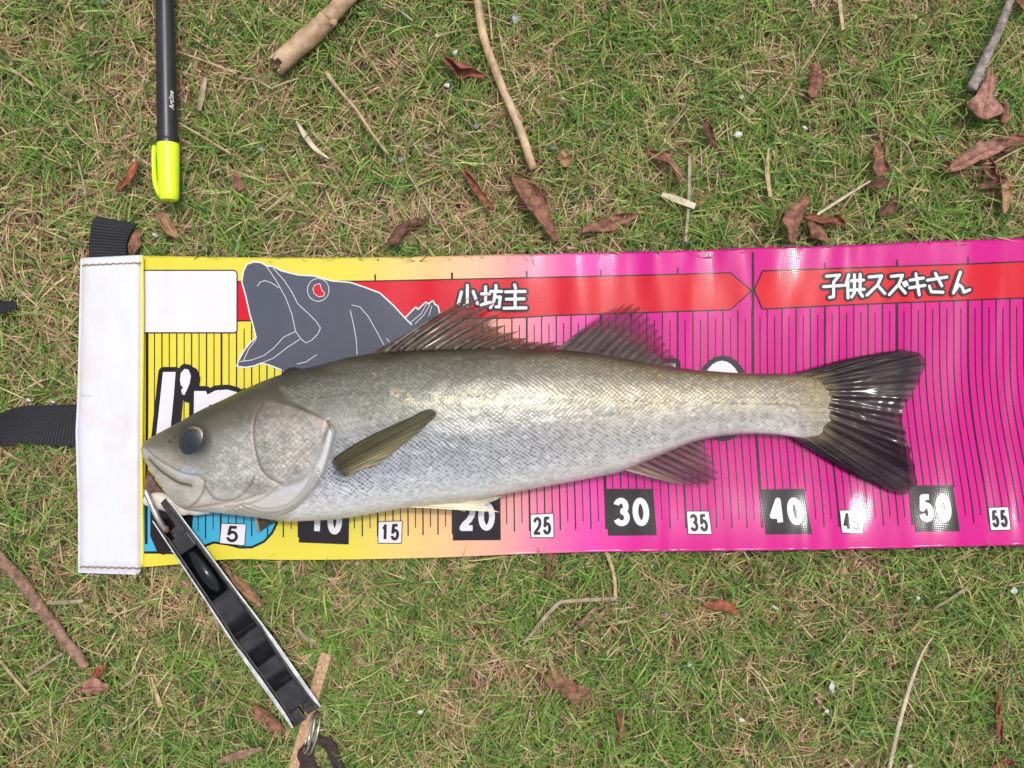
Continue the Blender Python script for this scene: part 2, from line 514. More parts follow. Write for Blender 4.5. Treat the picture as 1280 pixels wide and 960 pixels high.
def make_ticks():
    V = []; F = []; base = 0
    def strip(u, y0, y1, w):
        nonlocal base
        n = max(3, int((y1 - y0) / 6)); y = np.linspace(y0, y1, n)
        x = tick_x(np.full(n, u), y) + 0.5 * (vnoise(u * 3.1 + y * 0, y / 40, 5) - .5) * (u > 30)
        V.append(np.c_[np.r_[x - w / 2, x + w / 2], np.r_[y, y], np.zeros(2 * n)])
        i = np.arange(n - 1)
        F.append(np.r_[np.stack([i, i + 1, i + 1 + n], -1), np.stack([i, i + 1 + n, i + n], -1)] + base)
        base += 2 * n
    labels = {5: 652, 10: 630, 15: 650, 20: 630, 25: 641, 30: 612, 35: 638, 40: 612, 45: 637, 50: 607, 55: 633}
    for k in range(0, 131):
        u = k / 2.0
        xt = float(tick_x(u, 400)); xb = float(tick_x(u, 690))
        yb = float(bot_y(xb)); ytop = float(band_b(xt))
        if xt < 296: ytop = 415
        five = (k % 10 == 0); ten = (k % 20 == 0); cm = (k % 2 == 0)
        y0 = ytop + (0.3 if cm else (10 if xt > 296 else 0.5))
        y1 = yb - (28.5 if cm else 38.5)
        for q, ly in labels.items():          # scale lines stop at the number boxes
            x_l = float(spl(U, XB, q)); wbox = 60 if q % 10 == 0 else 30
            if x_l + 2 < xb < x_l + wbox: y1 = min(y1, ly + 2)
        strip(u, y0, y1, 3.4 if ten else (2.3 if five else (1.55 if cm else 1.15)))
        if five and u >= 15:
            strip(u, float(band_t(xt)) - (24 if u == 40 else 8.5), float(band_t(xt)), 2.6 if ten else 1.9)
    for x0, yl in ((941.5, None),):
        n = 8; y = np.linspace(315 + 16, 389, n)
    decal_tris('ruler_ticks', np.concatenate(V), np.concatenate(F), 2, INK, SHEET)
make_ticks()

# --- red band in two arrow-ended pieces
def band_poly(x0, x1, left=None, right=None):
    xs = np.arange(x0, x1 + 1, 12.0)
    xs[-1] = x1
    up = [(x, float(band_t(x))) for x in xs]; dn = [(x, float(band_b(x))) for x in xs[::-1]]
    return up + (right or []) + dn + (left or [])
b1 = band_poly(290, 913, right=[(939.5, 363.5)])
b2 = band_poly(953, 1500, left=[(942.5, 362.5)])
decal_poly('red_band', [b1], 1, RED_INK, SHEET)
decal_poly('red_band', [b2], 1, RED_INK, SHEET)
decal_strokes('band_outline', [b1[:-(len(b1) // 2)], b1[len(b1) // 2:]] + [[b1[(len(b1) - 1) // 2 - 0], b1[(len(b1) - 1) // 2 + 1]]], 1.6, 2, INK, SHEET, cap=False, k0=4)
decal_strokes('band_outline', [b2[:(len(b2)) // 2], b2[len(b2) // 2:] , [b2[-1], b2[0]]], 1.6, 2, INK, SHEET, cap=False, k0=40)
decal_strokes('band_divider', [[(941.2, 331), (941, 392)]], 3.0, 2.6, INK, SHEET, cap=False)

# --- blank white panel
panel = [(170, 338), (292, 338), (295, 339), (296.5, 342), (296.5, 413), (295, 415.5), (292, 416), (170, 416)]
decal_poly('blank_panel', [panel], 2.8, WHITE_INK, SHEET)
decal_strokes('panel_outline', [panel[:-1] + [panel[-1]]], 1.5, 3.1, INK, SHEET, cap=False)

# --- grey fish-head emblem
E_ = lambda pts: zc(pts, 280, 300)
emb = E_([(90, 210), (97, 160), (115, 122), (150, 110), (185, 113), (215, 130), (245, 133), (290, 155), (370, 175), (450, 180), (540, 205),
          (630, 212), (700, 235), (780, 265), (850, 330), (905, 390), (940, 425), (900, 560), (700, 700), (400, 690), (290, 650), (240, 630), (190, 615),
          (150, 630), (110, 637), (65, 632), (75, 600), (100, 555), (135, 510), (162, 490), (150, 440), (130, 370), (110, 280)])
fin = E_([(905, 390), (960, 335), (970, 348), (1010, 310), (1022, 320), (1045, 303), (1055, 322), (1070, 330), (1080, 370), (1060, 460), (940, 560), (930, 420)])
emblem = decal_poly('fish_emblem', [emb], 3, GREY_INK, SHEET)
decal_poly('emblem_fin', [fin], 3.2, GREY_INK, emblem)
decal_strokes('emblem_outline', [emb[:17], emb[20:] + [emb[0]], fin[:9]], 1.7, 3.7, WHITE_INK, emblem, cap=False)
el = [[(205, 120), (260, 200), (310, 290), (340, 370), (358, 455), (385, 495), (410, 515), (440, 500), (470, 470), (483, 440), (460, 405), (420, 365), (370, 320), (340, 260), (300, 200), (245, 140)],
      [(168, 232), (180, 212), (205, 203), (240, 215), (275, 240)], [(80, 608), (140, 600), (200, 578), (250, 540), (300, 485), (358, 458)],
      [(190, 615), (250, 590), (320, 535), (380, 497)], [(98, 605), (125, 545), (160, 500)], [(640, 325), (680, 335), (720, 380), (760, 450), (800, 525)],
      [(632, 352), (650, 430), (662, 500), (667, 575)], [(365, 620), (410, 610), (465, 573)], [(812, 492), (828, 510)],
      [(930, 415), (985, 370), (1015, 318)], [(955, 420), (1000, 375), (1030, 322)], [(1025, 380), (1040, 330)],
      [(472 + 54 * math.cos(a), 250 + 57 * math.sin(a)) for a in np.linspace(0, 2 * math.pi, 25)]]
decal_strokes('emblem_lines', [E_(l) for l in el], 0.75, 4.0, WHITE_INK, emblem, cap=False)
eye = E_([(480, 218), (492, 255), (505, 265), (500, 280), (475, 285), (452, 268), (445, 245), (455, 225)])
decal_poly('emblem_eye', [eye], 4.3, RED_INK, emblem)
decal_strokes('emblem_eye_outline', [eye + [eye[0]]], 0.7, 4.5, WHITE_INK, emblem, cap=False)

# --- Japanese lettering, drawn stroke by stroke
def lettering(name, strokes, ox, oy, w_in, w_out):
    s = [zc(q, ox, oy) for q in strokes]
    o = decal_strokes(name, s, w_out, 4.2, INK, SHEET)
    decal_strokes('letter_face', s, w_in, 8.0, WHITE_INK, o)
lettering('band_lettering', [[(497, 548), (497, 652), (482, 650)], [(468, 580), (452, 640)], [(526, 578), (548, 640)],
          [(588, 555), (588, 640)], [(568, 590), (608, 590)], [(565, 645), (610, 632)],
          [(640, 548), (640, 568)], [(614, 578), (668, 578)], [(636, 580), (630, 625), (612, 660)], [(634, 606), (662, 606), (656, 655), (640, 655)],
          [(733, 545), (738, 562)], [(688, 580), (785, 578)], [(692, 617), (780, 615)], [(680, 662), (790, 660)], [(736, 578), (736, 660)]],
          460, 220, 3.8, 9.6)
lettering('band_lettering', [[(290, 582), (355, 576), (325, 612)], [(325, 612), (325, 684), (305, 688)], [(275, 634), (370, 628)],
          [(402, 575), (385, 628)], [(397, 610), (397, 690)], [(430, 575), (430, 650)], [(458, 572), (458, 648)], [(414, 605), (475, 601)], [(408, 652), (478, 647)], [(430, 662), (415, 686)], [(455, 660), (470, 682)],
          [(502, 586), (565, 580), (545, 625), (492, 676)], [(545, 628), (580, 668)],
          [(612, 583), (668, 577), (650, 622), (602, 674)], [(650, 628), (682, 666)], [(672, 616), (680, 630)], [(684, 610), (692, 624)],
          [(705, 602), (772, 591)], [(702, 640), (780, 628)], [(735, 570), (752, 675)],
          [(792, 602), (890, 586)], [(832, 568), (864, 630)], [(802, 632), (812, 660), (870, 662)],
          [(958, 562), (922, 666), (950, 625), (966, 636), (975, 662), (1003, 650)]], 960, 200, 3.7, 9.4)

# --- big outlined words half hidden by the fish
def ell(cx, cy, rx, ry, n=28): return [(cx + rx * math.cos(a), cy + ry * math.sin(a)) for a in np.linspace(0, 2 * math.pi, n, endpoint=False)]
Z2 = lambda pts: zc(pts, 160, 440)
LI = Z2([(178, 100), (240, 100), (232, 210), (215, 390), (205, 520), (125, 520), (142, 430)])
LA = Z2([(262, 140), (266, 105), (285, 84), (305, 88), (317, 120), (310, 160), (285, 215), (274, 212), (268, 190), (278, 178), (266, 165)])
LM = Z2([(333, 195), (392, 195), (400, 213), (440, 192), (500, 188), (545, 200), (560, 215), (585, 205), (640, 210), (640, 430), (330, 430)])
def grow(poly, d, dx=0, dy=0):
    c = np.mean(poly, axis=0); out = []
    p = np.array(poly); n = len(p)
    area = sum(p[i][0] * p[(i + 1) % n][1] - p[(i + 1) % n][0] * p[i][1] for i in range(n))
    s = 1 if area > 0 else -1
    for i in range(n):
        a = p[i] - p[i - 1]; b = p[(i + 1) % n] - p[i]
        na = np.array([a[1], -a[0]]) / (np.linalg.norm(a) + 1e-9); nb = np.array([b[1], -b[0]]) / (np.linalg.norm(b) + 1e-9)
        m = na + nb; m /= np.linalg.norm(m) + 1e-9
        k = min(1.0 / max(float(m @ na), 0.5), 1.5)
        out.append(tuple(p[i] + s * m * d * k + np.array([dx, dy])))
    return out
def big_letter(poly, shift=(0, 0), width=12.5, counter=None):
    o = decal_poly('word_print', [poly], 3.3, INK, SHEET)
    ring = list(poly) + [poly[0]]
    st = [ring] + ([[(x + shift[0], y + shift[1]) for x, y in ring]] if shift != (0, 0) else [])
    v, f = stroke_geo(st, width)
    decal_tris('letter_outline', v, f, 3.5, INK, o)
    decal_poly('letter_face', [poly], 7.6, WHITE_INK, o)
    if counter: decal_poly('letter_counter', [counter], 8.2, INK, o)
big_letter(LI, (5.5, 1.5)); big_letter(LA, (5.5, 3.5)); big_letter(LM, counter=Z2([(392, 330), (395, 285), (413, 262), (432, 266), (442, 300), (438, 345), (395, 345)]))
big_letter(ell(368, 481, 14, 16)); big_letter([(826, 455), (844, 453.5), (845, 480), (826, 480)]); big_letter(ell(902, 498, 27.5, 47), (2, 0), 13)

# --- cyan splash behind the low numbers
Z3 = lambda pts: zc(pts, 160, 600)
cy_edge = [(745, 215), (720, 265), (680, 308), (620, 336), (560, 337), (500, 322), (430, 312), (392, 326), (330, 352), (240, 366), (150, 362), (50, 362)]
splash = decal_poly('cyan_splash', [Z3([(50, 120), (770, 120)] + cy_edge)], 1.0, CYAN_INK, SHEET)
decal_strokes('splash_outline', [Z3(cy_edge)], 3.0, 1.6, INK, splash)
decal_poly('splash_black_shape', [Z3([(112, 150), (330, 150), (320, 250), (235, 345), (180, 374), (150, 366), (112, 280)])], 2.6, INK, splash)  # black shape printed as part of the splash

# --- number boxes
def text_mesh(s, offset):
    c = bpy.data.curves.new('tmp', 'FONT'); c.body = s; c.offset = offset; c.resolution_u = 4; c.space_character = 1.08
    o = bpy.data.objects.new('tmp', c); COLL.objects.link(o)
    bpy.context.view_layer.update()
    bm = bmesh.new(); bm.from_mesh(o.to_mesh()); o.to_mesh_clear()
    bpy.data.objects.remove(o); bpy.data.curves.remove(c)
    return bm

def arc(cx, cy, rx, ry, a0, a1, n=14):
    return [(cx + rx * math.cos(math.radians(a)), cy + ry * math.sin(math.radians(a))) for a in np.linspace(a0, a1, n)]
DIG = {'0': [arc(.5, .5, .5, .5, 0, 360, 30)], '1': [[(.12, .24), (.36, .17), (.52, 0.0), (.52, 1.0)]],
       '2': [arc(.5, .30, .48, .30, 190, 360, 14) + [(.93, .45), (.70, .64), (.26, .84), (.06, 1.0), (1.0, 1.0)]],
       '3': [arc(.48, .25, .44, .25, 195, 430, 18) + [(.52, .48)], [(.42, .48), (.52, .48)] + arc(.48, .74, .50, .26, 290, 520, 18)],
       '4': [[(.72, 1.0), (.72, 0.0), (.0, .70), (1.0, .70)]],
       '5': [[(.92, 0.0), (.22, 0.0), (.10, .52), (.30, .40)] + arc(.48, .68, .50, .32, 250, 525, 20)],
       '6': [arc(.5, .68, .48, .32, 0, 360, 24), [(.03, .66), (.10, .3), (.4, .02), (.85, .1)]]}

def number_box(txt, quad, dark, fx, fy):
    q = [np.array(p, float) for p in quad]           # TL TR BR BL
    box = decal_poly('number_label', [quad], 3.0, INK if dark else WHITE_INK, SHEET)
    if not dark:
        decal_strokes('label_outline', [list(quad) + [quad[0]]], 1.0, 3.4, INK, box, cap=False)
    n = len(txt); wpx = np.linalg.norm(q[1] - q[0]); hpx = np.linalg.norm(q[3] - q[0])
    sw = (7.2 if dark else 3.7)
    cell = (fx[1] - fx[0]) / n; gap = (.055 if n > 1 else 0)
    ix, iy = sw / wpx / 2, sw / hpx / 2
    for i, ch in enumerate(txt):
        x0 = fx[0] + cell * i + (gap / 2 if i else 0) + ix; x1 = fx[0] + cell * (i + 1) - (gap / 2 if i < n - 1 else 0) - ix
        st = []
        for line in DIG[ch]:
            pts = []
            for a, b in line:
                u = x0 + (x1 - x0) * a; v = fy[0] + iy + (fy[1] - fy[0] - 2 * iy) * b
                p = (q[0] * (1 - u) + q[1] * u) * (1 - v) + (q[3] * (1 - u) + q[2] * u) * v
                pts.append(tuple(p))
            st.append(pts)
        v, f = stroke_geo(st, sw, micro=.000003, ends=(ch == '0'))
        decal_tris('digit', v, f, 4.0, WHITE_INK if dark else INK, box)

BD = ((0.12, 0.88), (0.19, 0.80)); WD = ((0.11, 0.89), (0.12, 0.88))
number_box('5', [(277, 654), (308, 655), (306, 682), (274.5, 679)], False, (0.24, 0.72), (0.1, 0.9))
number_box('10', [(377, 622), (437, 622), (436, 680.5), (373.5, 678)], True, (0.2, 0.86), BD[1])
number_box('15', [(473, 652), (503, 651), (502, 679), (472.5, 679)], False, *WD)
number_box('20', [(567, 617), (625.5, 616), (626, 675), (566, 675.5)], True, *BD)
number_box('25', [(663, 643), (692, 641.5), (692.5, 672), (663.5, 672)], False, *WD)
number_box('30', [(758.5, 611), (816, 611), (821, 669), (760, 669.5)], True, *BD)
number_box('35', [(858, 639), (886, 639), (890, 668), (860, 667.5)], False, *WD)
number_box('40', [(952, 611.5), (1005, 611), (1015, 667.5), (957, 668)], True, *BD)
number_box('45', [(1049, 638), (1075, 637), (1079, 667), (1052, 666)], False, *WD)
number_box('50', [(1139, 607), (1191, 606.5), (1199.5, 664), (1144, 664.5)], True, *BD)
number_box('55', [(1235, 634.5), (1260, 633.5), (1263.5, 662.5), (1238, 663)], False, *WD)

# --- white folded stop flap with stitching, and webbing straps
def make_flap():
    nb, na = 90, 24
    b = np.linspace(0, 1, nb); a = np.linspace(0, 1, na)
    A, B = np.meshgrid(a, b)
    yl = 322.5 + (716 - 322.5) * B; yr = 318.5 + (718.5 - 318.5) * B
    left = np.interp(B, [0, .12, .45, .55, .65, .8, 1], [100.5, 99.5, 96.5, 94.3, 95.5, 97.5, 97.5])
    right = np.interp(B, [0, .05, .96, .985, 1], [178.5, 178, 177.5, 177.5, 171])
    X = left + (right - left) * A; Y = yl + (yr - yl) * A
    edge = np.minimum(np.minimum(A, 1 - A) * 80, np.minimum(B, 1 - B) * 395)
    prof = 1 - np.exp(-edge / 3.2)
    seam = np.exp(-((Y - 331) / 2.2) ** 2) + np.exp(-((Y - 709.5) / 2.2) ** 2)
    Z = 0.0135 + 0.0052 * prof - 0.0012 * seam + 0.0011 * (fbm(X / 22, Y / 60, 77, 3) - .5) * prof
    Z += 0.0005 * np.exp(-((X - 158 - 6 * np.sin(Y / 60)) / 5) ** 2) * sstep(500, 560, Y) * (1 - sstep(560, 660, Y))
    top = P(X, Y, Z).reshape(-1, 3); bot = top.copy(); bot[:, 2] = 0.0118
    n = len(top); nc = na; nr = nb
    ring = np.r_[np.arange(nc), np.arange(1, nr) * nc + nc - 1, (nr - 1) * nc + np.arange(nc - 2, -1, -1), np.arange(nr - 2, 0, -1) * nc]
    r2 = np.roll(ring, -1)
    gf = grid_faces(nr, nc)
    flap = mesh_obj('stop_flap', np.r_[top, bot], [gf[:, ::-1], gf + n, np.stack([ring, ring + n, r2 + n, r2], -1)], FLAP_WHITE, SHEET)
    thread = mat_noise('thread', lin(120, 96, 84), lin(176, 150, 138), 900, 0.8, 0)
    def stitches(x0, y0, x1, y1, n, z):
        V = []; F = []; base = 0
        for i in range(n):
            t = (i + .5) / n; cx = x0 + (x1 - x0) * t; cy = y0 + (y1 - y0) * t
            s = 1 if i % 2 else -1
            p = np.array([P(cx - 2.1, cy - 0.7 * s, z), P(cx, cy, z + .0007), P(cx + 2.1, cy + .7 * s, z)])
            vv, ff = tube_geo(p, [.00045, .0006, .00045], 6)
            V.append(vv); F.append(ff + base); base += len(vv)
        return np.concatenate(V), np.concatenate(F)
    for args in ((103, 331.5, 176, 328.5, 17, 0.0176), (100, 708.5, 175, 710.5, 17, 0.0176)):
        v, f = stitches(*args)
        tag(mesh_obj('stitching', v, [f], thread, flap), kind='stuff')
    # yellow sheet edge turned up against the flap
    ys = np.linspace(321, 708, 60)
    xx = 178.5 + 0.6 * np.sin(ys / 50)
    pts = P(xx - 1.2, ys, 0.0155)
    v, f = tube_geo(pts, np.full(60, 0.0012), 8)
    mesh_obj('yellow_piping', v, [f], vinyl('yellow_vinyl', lin(240, 226, 110), 0.35), flap)

def tube_geo(pts, radii, n=8, flat=1.0, caps=True, lump=0.0, seed=0):
    pts = np.asarray(pts, float); radii = np.asarray(radii, float)
    tg = np.gradient(pts, axis=0); tg /= np.linalg.norm(tg, axis=1, keepdims=True) + 1e-12
    up = np.array([0, 0, 1.0])
    s = np.cross(tg, up); ln = np.linalg.norm(s, axis=1, keepdims=True)
    s = np.where(ln > 1e-3, s / np.maximum(ln, 1e-9), np.array([1.0, 0, 0]))
    u = np.cross(s, tg)
    a = np.linspace(0, 2 * math.pi, n, endpoint=False)
    m = len(pts)
    r = radii[:, None] * np.ones((m, n))
    if lump:
        I, J = np.meshgrid(np.arange(m), np.arange(n), indexing='ij')
        r = r * (1 + lump * 2 * (vnoise(I * 0.45 + seed * 7, np.cos(a)[J] * 1.3 + 5 + np.sin(a)[J], 90) - 0.5))
    V = pts[:, None] + s[:, None] * (np.cos(a)[None, :, None] * r[..., None]) + u[:, None] * (np.sin(a)[None, :, None] * (r * flat)[..., None])
    V = V.reshape(-1, 3)
    F = grid_faces(m, n, wrap=True)
    if caps:
        V = np.r_[V, [pts[0]], [pts[-1]]]
        j = np.arange(n); k = (j + 1) % n
        c0 = np.stack([np.full(n, m * n), k, j, j], -1)  # degenerate quads become triangles on validate
        c1 = np.stack([np.full(n, m * n + 1), (m - 1) * n + j, (m - 1) * n + k, (m - 1) * n + k], -1)
        F = np.r_[F, c0, c1]
    return V, F

def split_faces(F):
    F = np.asarray(F)
    d = F[:, 2] == F[:, 3]
    out = []
    if (~d).any(): out.append(F[~d])
    if d.any(): out.append(F[d][:, :3])
    return out

_mesh_obj = mesh_obj
def mesh_obj(name, v, faces, *a, **k):
    ff = []
    for f in faces:
        f = np.asarray(f)
        if f.ndim == 2 and f.shape[1] == 4: ff += split_faces(f)
        else: ff.append(f)
    return _mesh_obj(name, v, ff, *a, **k)

make_flap()

def mat_webbing():
    m, nt, b = new_mat('black_webbing')
    tc = N(nt, 'ShaderNodeTexCoord')
    at = N(nt, 'ShaderNodeAttribute', attribute_name='s')
    at2 = N(nt, 'ShaderNodeAttribute', attribute_name='w')
    def sine(src, k):
        mu = N(nt, 'ShaderNodeMath', operation='MULTIPLY'); mu.inputs[1].default_value = k; nt.links.new(src, mu.inputs[0])
        si = N(nt, 'ShaderNodeMath', operation='SINE'); nt.links.new(mu.outputs[0], si.inputs[0]); return si.outputs[0]
    a = sine(at.outputs['Fac'], 2 * math.pi / 0.0019); c = sine(at2.outputs['Fac'], 2 * math.pi / 0.0012)
    ml = N(nt, 'ShaderNodeMath', operation='MULTIPLY_ADD'); nt.links.new(c, ml.inputs[0]); ml.inputs[1].default_value = 0.35; nt.links.new(a, ml.inputs[2])
    bp = N(nt, 'ShaderNodeBump'); bp.inputs['Strength'].default_value = 0.9; bp.inputs['Distance'].default_value = 0.0004
    nt.links.new(ml.outputs[0], bp.inputs['Height']); nt.links.new(bp.outputs[0], b.inputs['Normal'])
    mr = N(nt, 'ShaderNodeMapRange'); mr.inputs['From Min'].default_value = -1.3; mr.inputs['From Max'].default_value = 1.3
    nt.links.new(ml.outputs[0], mr.inputs['Value'])
    mx = N(nt, 'ShaderNodeMix', data_type='RGBA'); mx.inputs[6].default_value = rgba(lin(18, 18, 22)); mx.inputs[7].default_value = rgba(lin(52, 52, 58))
    nt.links.new(mr.outputs[0], mx.inputs[0]); nt.links.new(mx.outputs[2], b.inputs['Base Color'])
    b.inputs['Roughness'].default_value = 0.7
    return m
WEB = mat_webbing()

def ribbon(name, left, right, zl, zr, mat, parent, n=40, m=9, thick=0.0014, origin=None, bulge=0.0):
    """band between two pixel edge lines with their heights"""
    L = catmull(np.c_[np.asarray(left, float), np.asarray(zl, float)[:, None] if np.ndim(zl) else np.full((len(left), 1), zl)], n)
    R = catmull(np.c_[np.asarray(right, float), np.asarray(zr, float)[:, None] if np.ndim(zr) else np.full((len(right), 1), zr)], n)
    t = np.linspace(0, 1, m)
    Q = L[:, None] * (1 - t)[None, :, None] + R[:, None] * t[None, :, None]
    Q[..., 2] += bulge * np.sin(math.pi * t)[None]
    top = P(Q[..., 0], Q[..., 1], Q[..., 2])
    d = np.r_[0, np.cumsum(np.linalg.norm(np.diff(top[:, m // 2], axis=0), axis=1))]
    w = np.linalg.norm(top - top[:, :1], axis=-1)
    S = np.repeat(d[:, None], m, 1)
    v = top.reshape(-1, 3); bot = v - np.array([0, 0, thick]); nn = len(v)
    ring = np.r_[np.arange(m), np.arange(1, n) * m + m - 1, (n - 1) * m + np.arange(m - 2, -1, -1), np.arange(n - 2, 0, -1) * m]
    r2 = np.roll(ring, -1); gf = grid_faces(n, m)
    o = mesh_obj(name, np.r_[v, bot], [gf[:, ::-1], gf + nn, np.stack([ring, ring + nn, r2 + nn, r2], -1)], mat, parent, origin,
                 attrs={'s': np.r_[S.ravel(), S.ravel()], 'w': np.r_[w.ravel(), w.ravel()]})
    md = o.modifiers.new('edge', 'EDGE_SPLIT'); md.split_angle = math.radians(50)
    return o
ribbon('webbing_strap', [(111, 330), (111.5, 300), (113, 287), (117, 274), (121, 270)], [(158, 330), (158, 305), (161, 294), (167, 284), (172, 279)],
       [.0125, .014, .0155, .0145, .010], [.0125, .014, .0150, .0135, .009], WEB, SHEET)
ribbon('webbing_strap', [(100, 505), (60, 506.5), (25, 508), (4, 515), (-30, 530), (-75, 528), (-100, 480), (-88, 420), (-50, 385), (-10, 375), (19, 377)],
       [(100, 558), (60, 556), (22, 554), (4, 556), (-30, 575), (-110, 590), (-150, 500), (-130, 395), (-60, 340), (-12, 394), (20, 385)],
       [.0125, .014, .015, .015, .014, .013, .013, .014, .015, .016, .014], [.0125, .014, .0145, .014, .013, .012, .012, .013, .014, .014, .013], WEB, SHEET, n=90)

# ================================================================== THE FISH
TX = [176, 178, 184, 200, 225, 250, 280, 310, 340, 370, 400, 440, 480, 520, 560, 600, 650, 700, 740, 780, 820, 860, 900, 940, 970, 1000, 1040]
TY = [561, 556, 550, 540.5, 527, 513, 499, 484.5, 472, 463, 456, 446, 440, 437, 436, 435, 435, 436, 440, 447, 455, 461, 464.5, 467, 467, 468, 472]
BX = [176, 178, 184, 195, 207, 217, 227, 240, 260, 280, 320, 355, 390, 430, 470, 500, 540, 580, 620, 650, 700, 740, 775, 800, 830, 860, 890, 920, 950, 975, 1000, 1040]
BY = [565, 570, 581, 599, 616, 628, 635, 638, 640, 642, 647, 651.5, 651, 648, 641, 636, 631.5, 627, 620, 614, 605, 597.5, 590, 580, 567.5, 555, 547, 543.5, 542.5, 544, 547.5, 547]
def f_top(x): return spl(TX, TY, x)
def f_bot(x): return spl(BX, BY, x)
FISH_REST = 0.0132
def f_thick(x):      # half thickness, metres
    return spl([176, 180, 190, 220, 260, 320, 400, 500, 600, 700, 800, 900, 980, 1040],
               [.0015, .0035, .0072, .0130, .0182, .0225, .0252, .0262, .0252, .0222, .0178, .0128, .0085, .0042], x)
def f_zc(x):
    return FISH_REST + f_thick(x) * 0.93 + 0.0035 * (1 - sstep(176, 330, x))
def body_z(px, py):
    t = f_top(px); b = f_bot(px); c = (t + b) / 2; h = (b - t) / 2
    q = np.clip(np.abs((py - c) / np.maximum(h, 1e-3)), 0, 1)
    return f_zc(px) + f_thick(px) * (1 - q ** 2.15) ** 0.52

FISH = thing('sea_bass', tuple(P(620, 545, FISH_REST)),
             'silver sea bass with dark spread tail lying along the measuring sheet', 'fish')

def mat_fish():
    m, nt, b = new_mat('wet_fish_skin')
    at = N(nt, 'ShaderNodeAttribute', attribute_name='Col'); nt.links.new(at.outputs['Color'], b.inputs['Base Color'])
    me = N(nt, 'ShaderNodeAttribute', attribute_name='metal'); nt.links.new(me.outputs['Fac'], b.inputs['Metallic'])
    ro = N(nt, 'ShaderNodeAttribute', attribute_name='rough'); nt.links.new(ro.outputs['Fac'], b.inputs['Roughness'])
    b.inputs['Coat Weight'].default_value = 0.2; b.inputs['Coat Roughness'].default_value = 0.25
    b.inputs['Subsurface Weight'].default_value = 0.0
    return m
SKIN = mat_fish()

